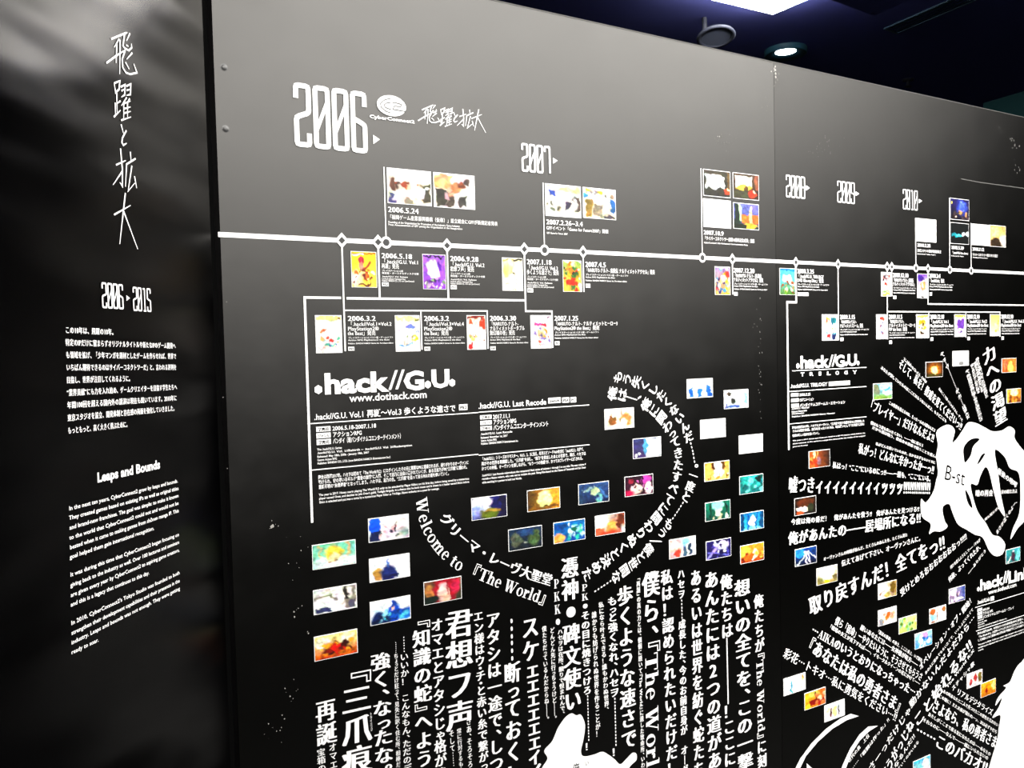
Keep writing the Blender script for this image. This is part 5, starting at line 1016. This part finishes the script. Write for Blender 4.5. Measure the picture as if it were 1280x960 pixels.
sl('largest rising white line 取り戻すんだ under the blue still with streaks', '取り戻すんだ！全てをっ!!', (1011, 759), (1181, 676), 26, 'min')
sl('rising line 受けとめろ with repeated お characters', '受けとめろおおおおおおおっ!!!!!', (1125, 742), (1208, 669), 11)
sl('tiny rising line above 何故 near the clawed white shape', '何かを変えようとして――（それが', (1187.5, 709.5), (1225, 674), 5)
sl('small rising line 何故 near the clawed white shape', '何故、ぶってくれたか、', (1185.5, 725.5), (1227, 680), 8.5)
sl('short rising dash and word at the end of the burst', '――ありがとう', (1210, 717), (1232, 687), 5)
sl('rising line between the two hanging white arms', 'まさか泣くのよー、', (1245, 667), (1272, 623), 6)
sl('tiny rising line left of the hanging arms', '何も知らずに', (1230.5, 650), (1249.5, 633), 4)
sl('short falling words in the gap right of the burst', '最後の咆哮', (1246.5, 587.5), (1271, 607), 8)
sl('short level words in the middle gap of the burst', '暗の再会', (1219, 616.5), (1241, 616), 9)
sl('short level words at the right gap of the burst', '目の眩む力よ', (1251, 615), (1271.5, 613.5), 5.6)
# diagonal block, lower right
D = lambda label, text, a, b, w, sty='mid', vert=False: sl(label, text, a, b, w, sty, vert, GD)
D('falling white line 彩花 above the red and yellow still', '彩花…トキオ…私に勇気をください…!!', (980, 815), (1121, 897), 14)
D('heavy falling white line 『あなたは私の勇者 under the serif capitals', '『あなたは私の勇者さま』', (1006, 800.5), (1130, 887), 21, 'min')
D('falling white line that begins with dots and four serif capitals', '…AIKAのいうとおりになっちゃった…', (1015, 786), (1144, 865.5), 14.5, 'min')
D('small falling white line 「戦場の女王 just above the serif capitals', '「戦場の女王が見下すれば――、イモータルクイーンの名にかけて――', (1035.5, 781.5), (1149.5, 854.5), 6)
D('falling white line 僕ら「宿命」 above the small 戦場 line', '僕ら「宿命」ーやりたいように、そうさせてもらうさ', (1044, 775), (1152.5, 847), 12)
D('small falling white line 願い above the 僕ら line', '願いあなたには――女神様が味方――', (1075.5, 783.5), (1147, 831), 7.5)
D('tiny falling line topmost of the falling group', '「黒星の薔薇」の勇士、ここに参上、いざ勝負', (1096, 788), (1152.5, 826), 5)
D('rising white line オペレーション ending at the mauve still', 'オペレーション・オブ・開始！', (1149, 835), (1216, 746), 10)
D('tiny rising white line just below the オペレーション line', 'あの人に認めてもらいたくて、いっしょにいたくて', (1156, 842), (1216, 761), 5)
D('rising white line 動かないんだよ above the heavy rising line', '動かないんだよだから…', (1137, 882), (1218, 770), 12)
D('heavy rising line ending in slanting exclamation marks', 'こと始れるな!!', (1143, 905), (1214, 802), 19, 'min')
D('small rising serif words beside the white still with red marks', 'The World R:X', (1183, 859), (1217, 812), 6)
D('short rising word below the rising serif words', 'スチャシャ歌', (1189.5, 862), (1217.5, 828), 7)
D('falling white line リアルデジタライズ beside the yellow orange still', 'リアルデジタライズ', (1196, 863.5), (1240.5, 891), 9)
D('tiny falling line, upper of two above さよなら', 'あの時あなたと二人で見つけたこの景色を忘れない', (1178.5, 863.5), (1247.5, 906.5), 5)
D('tiny falling line, lower of two above さよなら', 'この闇に！またお前が現われーっ、次は必ずや打ち', (1173.5, 869.5), (1246, 915.5), 5)
D('heavy falling white line さよなら、私の勇者 running to the corner shape', 'さよなら、私の勇者さま', (1165.5, 881), (1246, 929), 17.5, 'min')
D('tiny falling line, upper of two under さよなら', 'あたしがここまで来る気になれたのは――あなたの', (1160, 892), (1238, 943), 5.4)
D('tiny falling line, lower of two under さよなら', 'それなのに――なんで――一緒にいられないの', (1153.5, 899), (1235, 948), 5.6)
D('heavy falling line このバカ beginning with round dots', '……このバカオ!!', (1145, 911), (1234, 960), 19.5, 'min')
D('big rising white line ending in ね, left of the round dots', 'すうがっじね', (1102, 972), (1140, 902), 17, 'min')
D('rising white line だけじゃ just left of the big rising line', 'きさーっだけじゃ', (1078, 975), (1138, 884), 12)
D('thin rising line nearest the white crescent', '世代の勇　上位', (1060, 952), (1086, 918), 6)
D('thin rising line, second from the white crescent', '……「戦闘は作った」!!', (1064, 962), (1111, 898), 6)
D('small rising white line with exclamation marks under the big rising line', 'になるんだ!!', (1112, 968), (1143, 918), 8)
D('thin rising white line just left of the cyan still', 'ていくのかいるな', (1122, 962), (1148, 926), 5)

# ------------------------------------------------------------------ plain white shapes
def smooth(pts, k=5):
    n = len(pts); o = []
    for i in range(n):
        p0, p1, p2, p3 = (Vector(pts[(i + j) % n]) for j in (-1, 0, 1, 2))
        for j in range(k):
            t = j / k
            o.append(tuple(.5 * ((2 * p1) + (p2 - p0) * t + (2 * p0 - 5 * p1 + 4 * p2 - p3) * t * t + (3 * p1 - p0 - 3 * p2 + p3) * t ** 3)))
    return o
def shape(name, label, polys, cat='shape', group=None, sm=True, d=.0012):
    mb = MB()
    for k, p in enumerate(polys):
        q = smooth([W1.P(*a) for a in p]) if sm else [W1.P(*a) for a in p]
        mb.poly(q, k * .00005)
    return tag(mb.build(name, M_WHITE, None, W1, d, ucen(mb)), label, cat, group)
o = shape('white_shape', 'plain white rounded dome and mitt shape at the bottom, under the 憑神 column',
 [[(670, 985), (676, 962), (684, 948), (680, 938), (690, 926), (697, 910), (706, 897), (714, 891.5), (720, 894), (726, 893.5), (731, 906), (729, 924), (726, 938), (729, 945), (742, 943), (752, 939.5), (760, 943), (768, 949), (775, 955), (783, 948), (790, 941), (795, 942), (795, 950), (786, 960), (778, 985)]])
add_to(o, 'dark_character', '俺', [(719.5, 953), (720, 968)], 9, 'thin', True, M_BLACK, .0006); add_to(o, 'dark_character', 'い', [(733, 950), (733.3, 957)], 5, 'thin', True, M_BLACK, .0006)
o = shape('white_shape', 'large plain white splash with trailing arms, centre of the slanted lines', [
 [(1170, 541), (1176, 534), (1186, 531), (1193, 538), (1190, 553), (1196, 548), (1204, 536), (1210, 528), (1220, 529), (1230, 534), (1240, 539), (1252, 538), (1261, 533), (1268, 538), (1268, 548), (1278, 562), (1292, 578), (1292, 640), (1282, 650), (1272, 660), (1263, 674), (1266, 660), (1274, 640), (1275, 605), (1272, 590), (1262, 585), (1256, 572), (1247, 563), (1243, 565), (1247, 590), (1251, 620), (1256, 645), (1248, 635), (1242, 615), (1236, 590), (1231, 584), (1225, 595), (1221, 606), (1213, 605), (1216, 622), (1222, 640), (1232, 654), (1240, 668), (1249, 671), (1256, 680), (1253, 692), (1244, 695), (1236, 688), (1228, 672), (1218, 668), (1208, 662), (1197, 655), (1190, 640), (1186, 630), (1178, 634), (1180, 650), (1184, 658), (1176, 664), (1167, 664), (1161, 667), (1163, 655), (1152, 645), (1151, 624), (1157, 628), (1166, 615), (1170, 600), (1172, 590), (1170, 570), (1172, 556)],
 ])
cutv = [[(1204, 560), (1209, 552), (1216, 548), (1224, 549), (1216, 558), (1213, 569), (1206, 578), (1204, 570)], [(1221, 580), (1226, 569), (1231, 567), (1225, 577)], [(1206, 612), (1212, 622), (1215, 635), (1209, 628)]]
c_ = W1.M.inverted() @ o.matrix_world.translation; ORG[o.name] = (c_.x, c_.y)
for p in cutv:
    mb = MB(); mb.poly(smooth([W1.P(*a) for a in p])); mb.build('dark_gap', M_BLACK, o, d=.0005)
mb = MB(); text_h(mb, W1, 'B-st', 1180.5, 588.5, 1206, 20, 'thin', 597); mb.build('dark_letters', M_BLACK, o, d=.0005)
shape('white_shape', 'tall plain white shape cut by the right edge at the bottom corner', [
 [(1290, 826), (1276, 828), (1268, 838), (1262, 852), (1254, 857), (1257, 860), (1247, 872), (1244, 882), (1252, 872), (1248, 884), (1240, 897), (1250, 894), (1248, 910), (1246, 925), (1240, 945), (1233, 970), (1231, 985), (1290, 985)]])
shape('white_crescent', 'thin white crescent under the still with a faint yellow centre', [
 [(990, 968), (1000, 948), (1014, 929), (1032, 911), (1050, 898), (1063, 892), (1073, 895), (1058, 900), (1040, 911), (1022, 927), (1007, 945), (996, 968)]], 'shape', 'white crescents', False)
shape('white_crescent', 'thicker white crescent beside the thin rising line at the bottom', [
 [(1046, 976), (1053, 956), (1062, 936), (1074, 918), (1085, 908), (1097, 907), (1086, 914), (1074, 926), (1064, 942), (1057, 960), (1052, 976)]], 'shape', 'white crescents', False)
shape('white_wedge', 'small white wedge at the bottom edge between the two crescents', [[(1008, 954), (1018, 963), (1022, 975), (1009, 975)]], 'shape', None, False)

bpy.data.objects.remove(_fo)
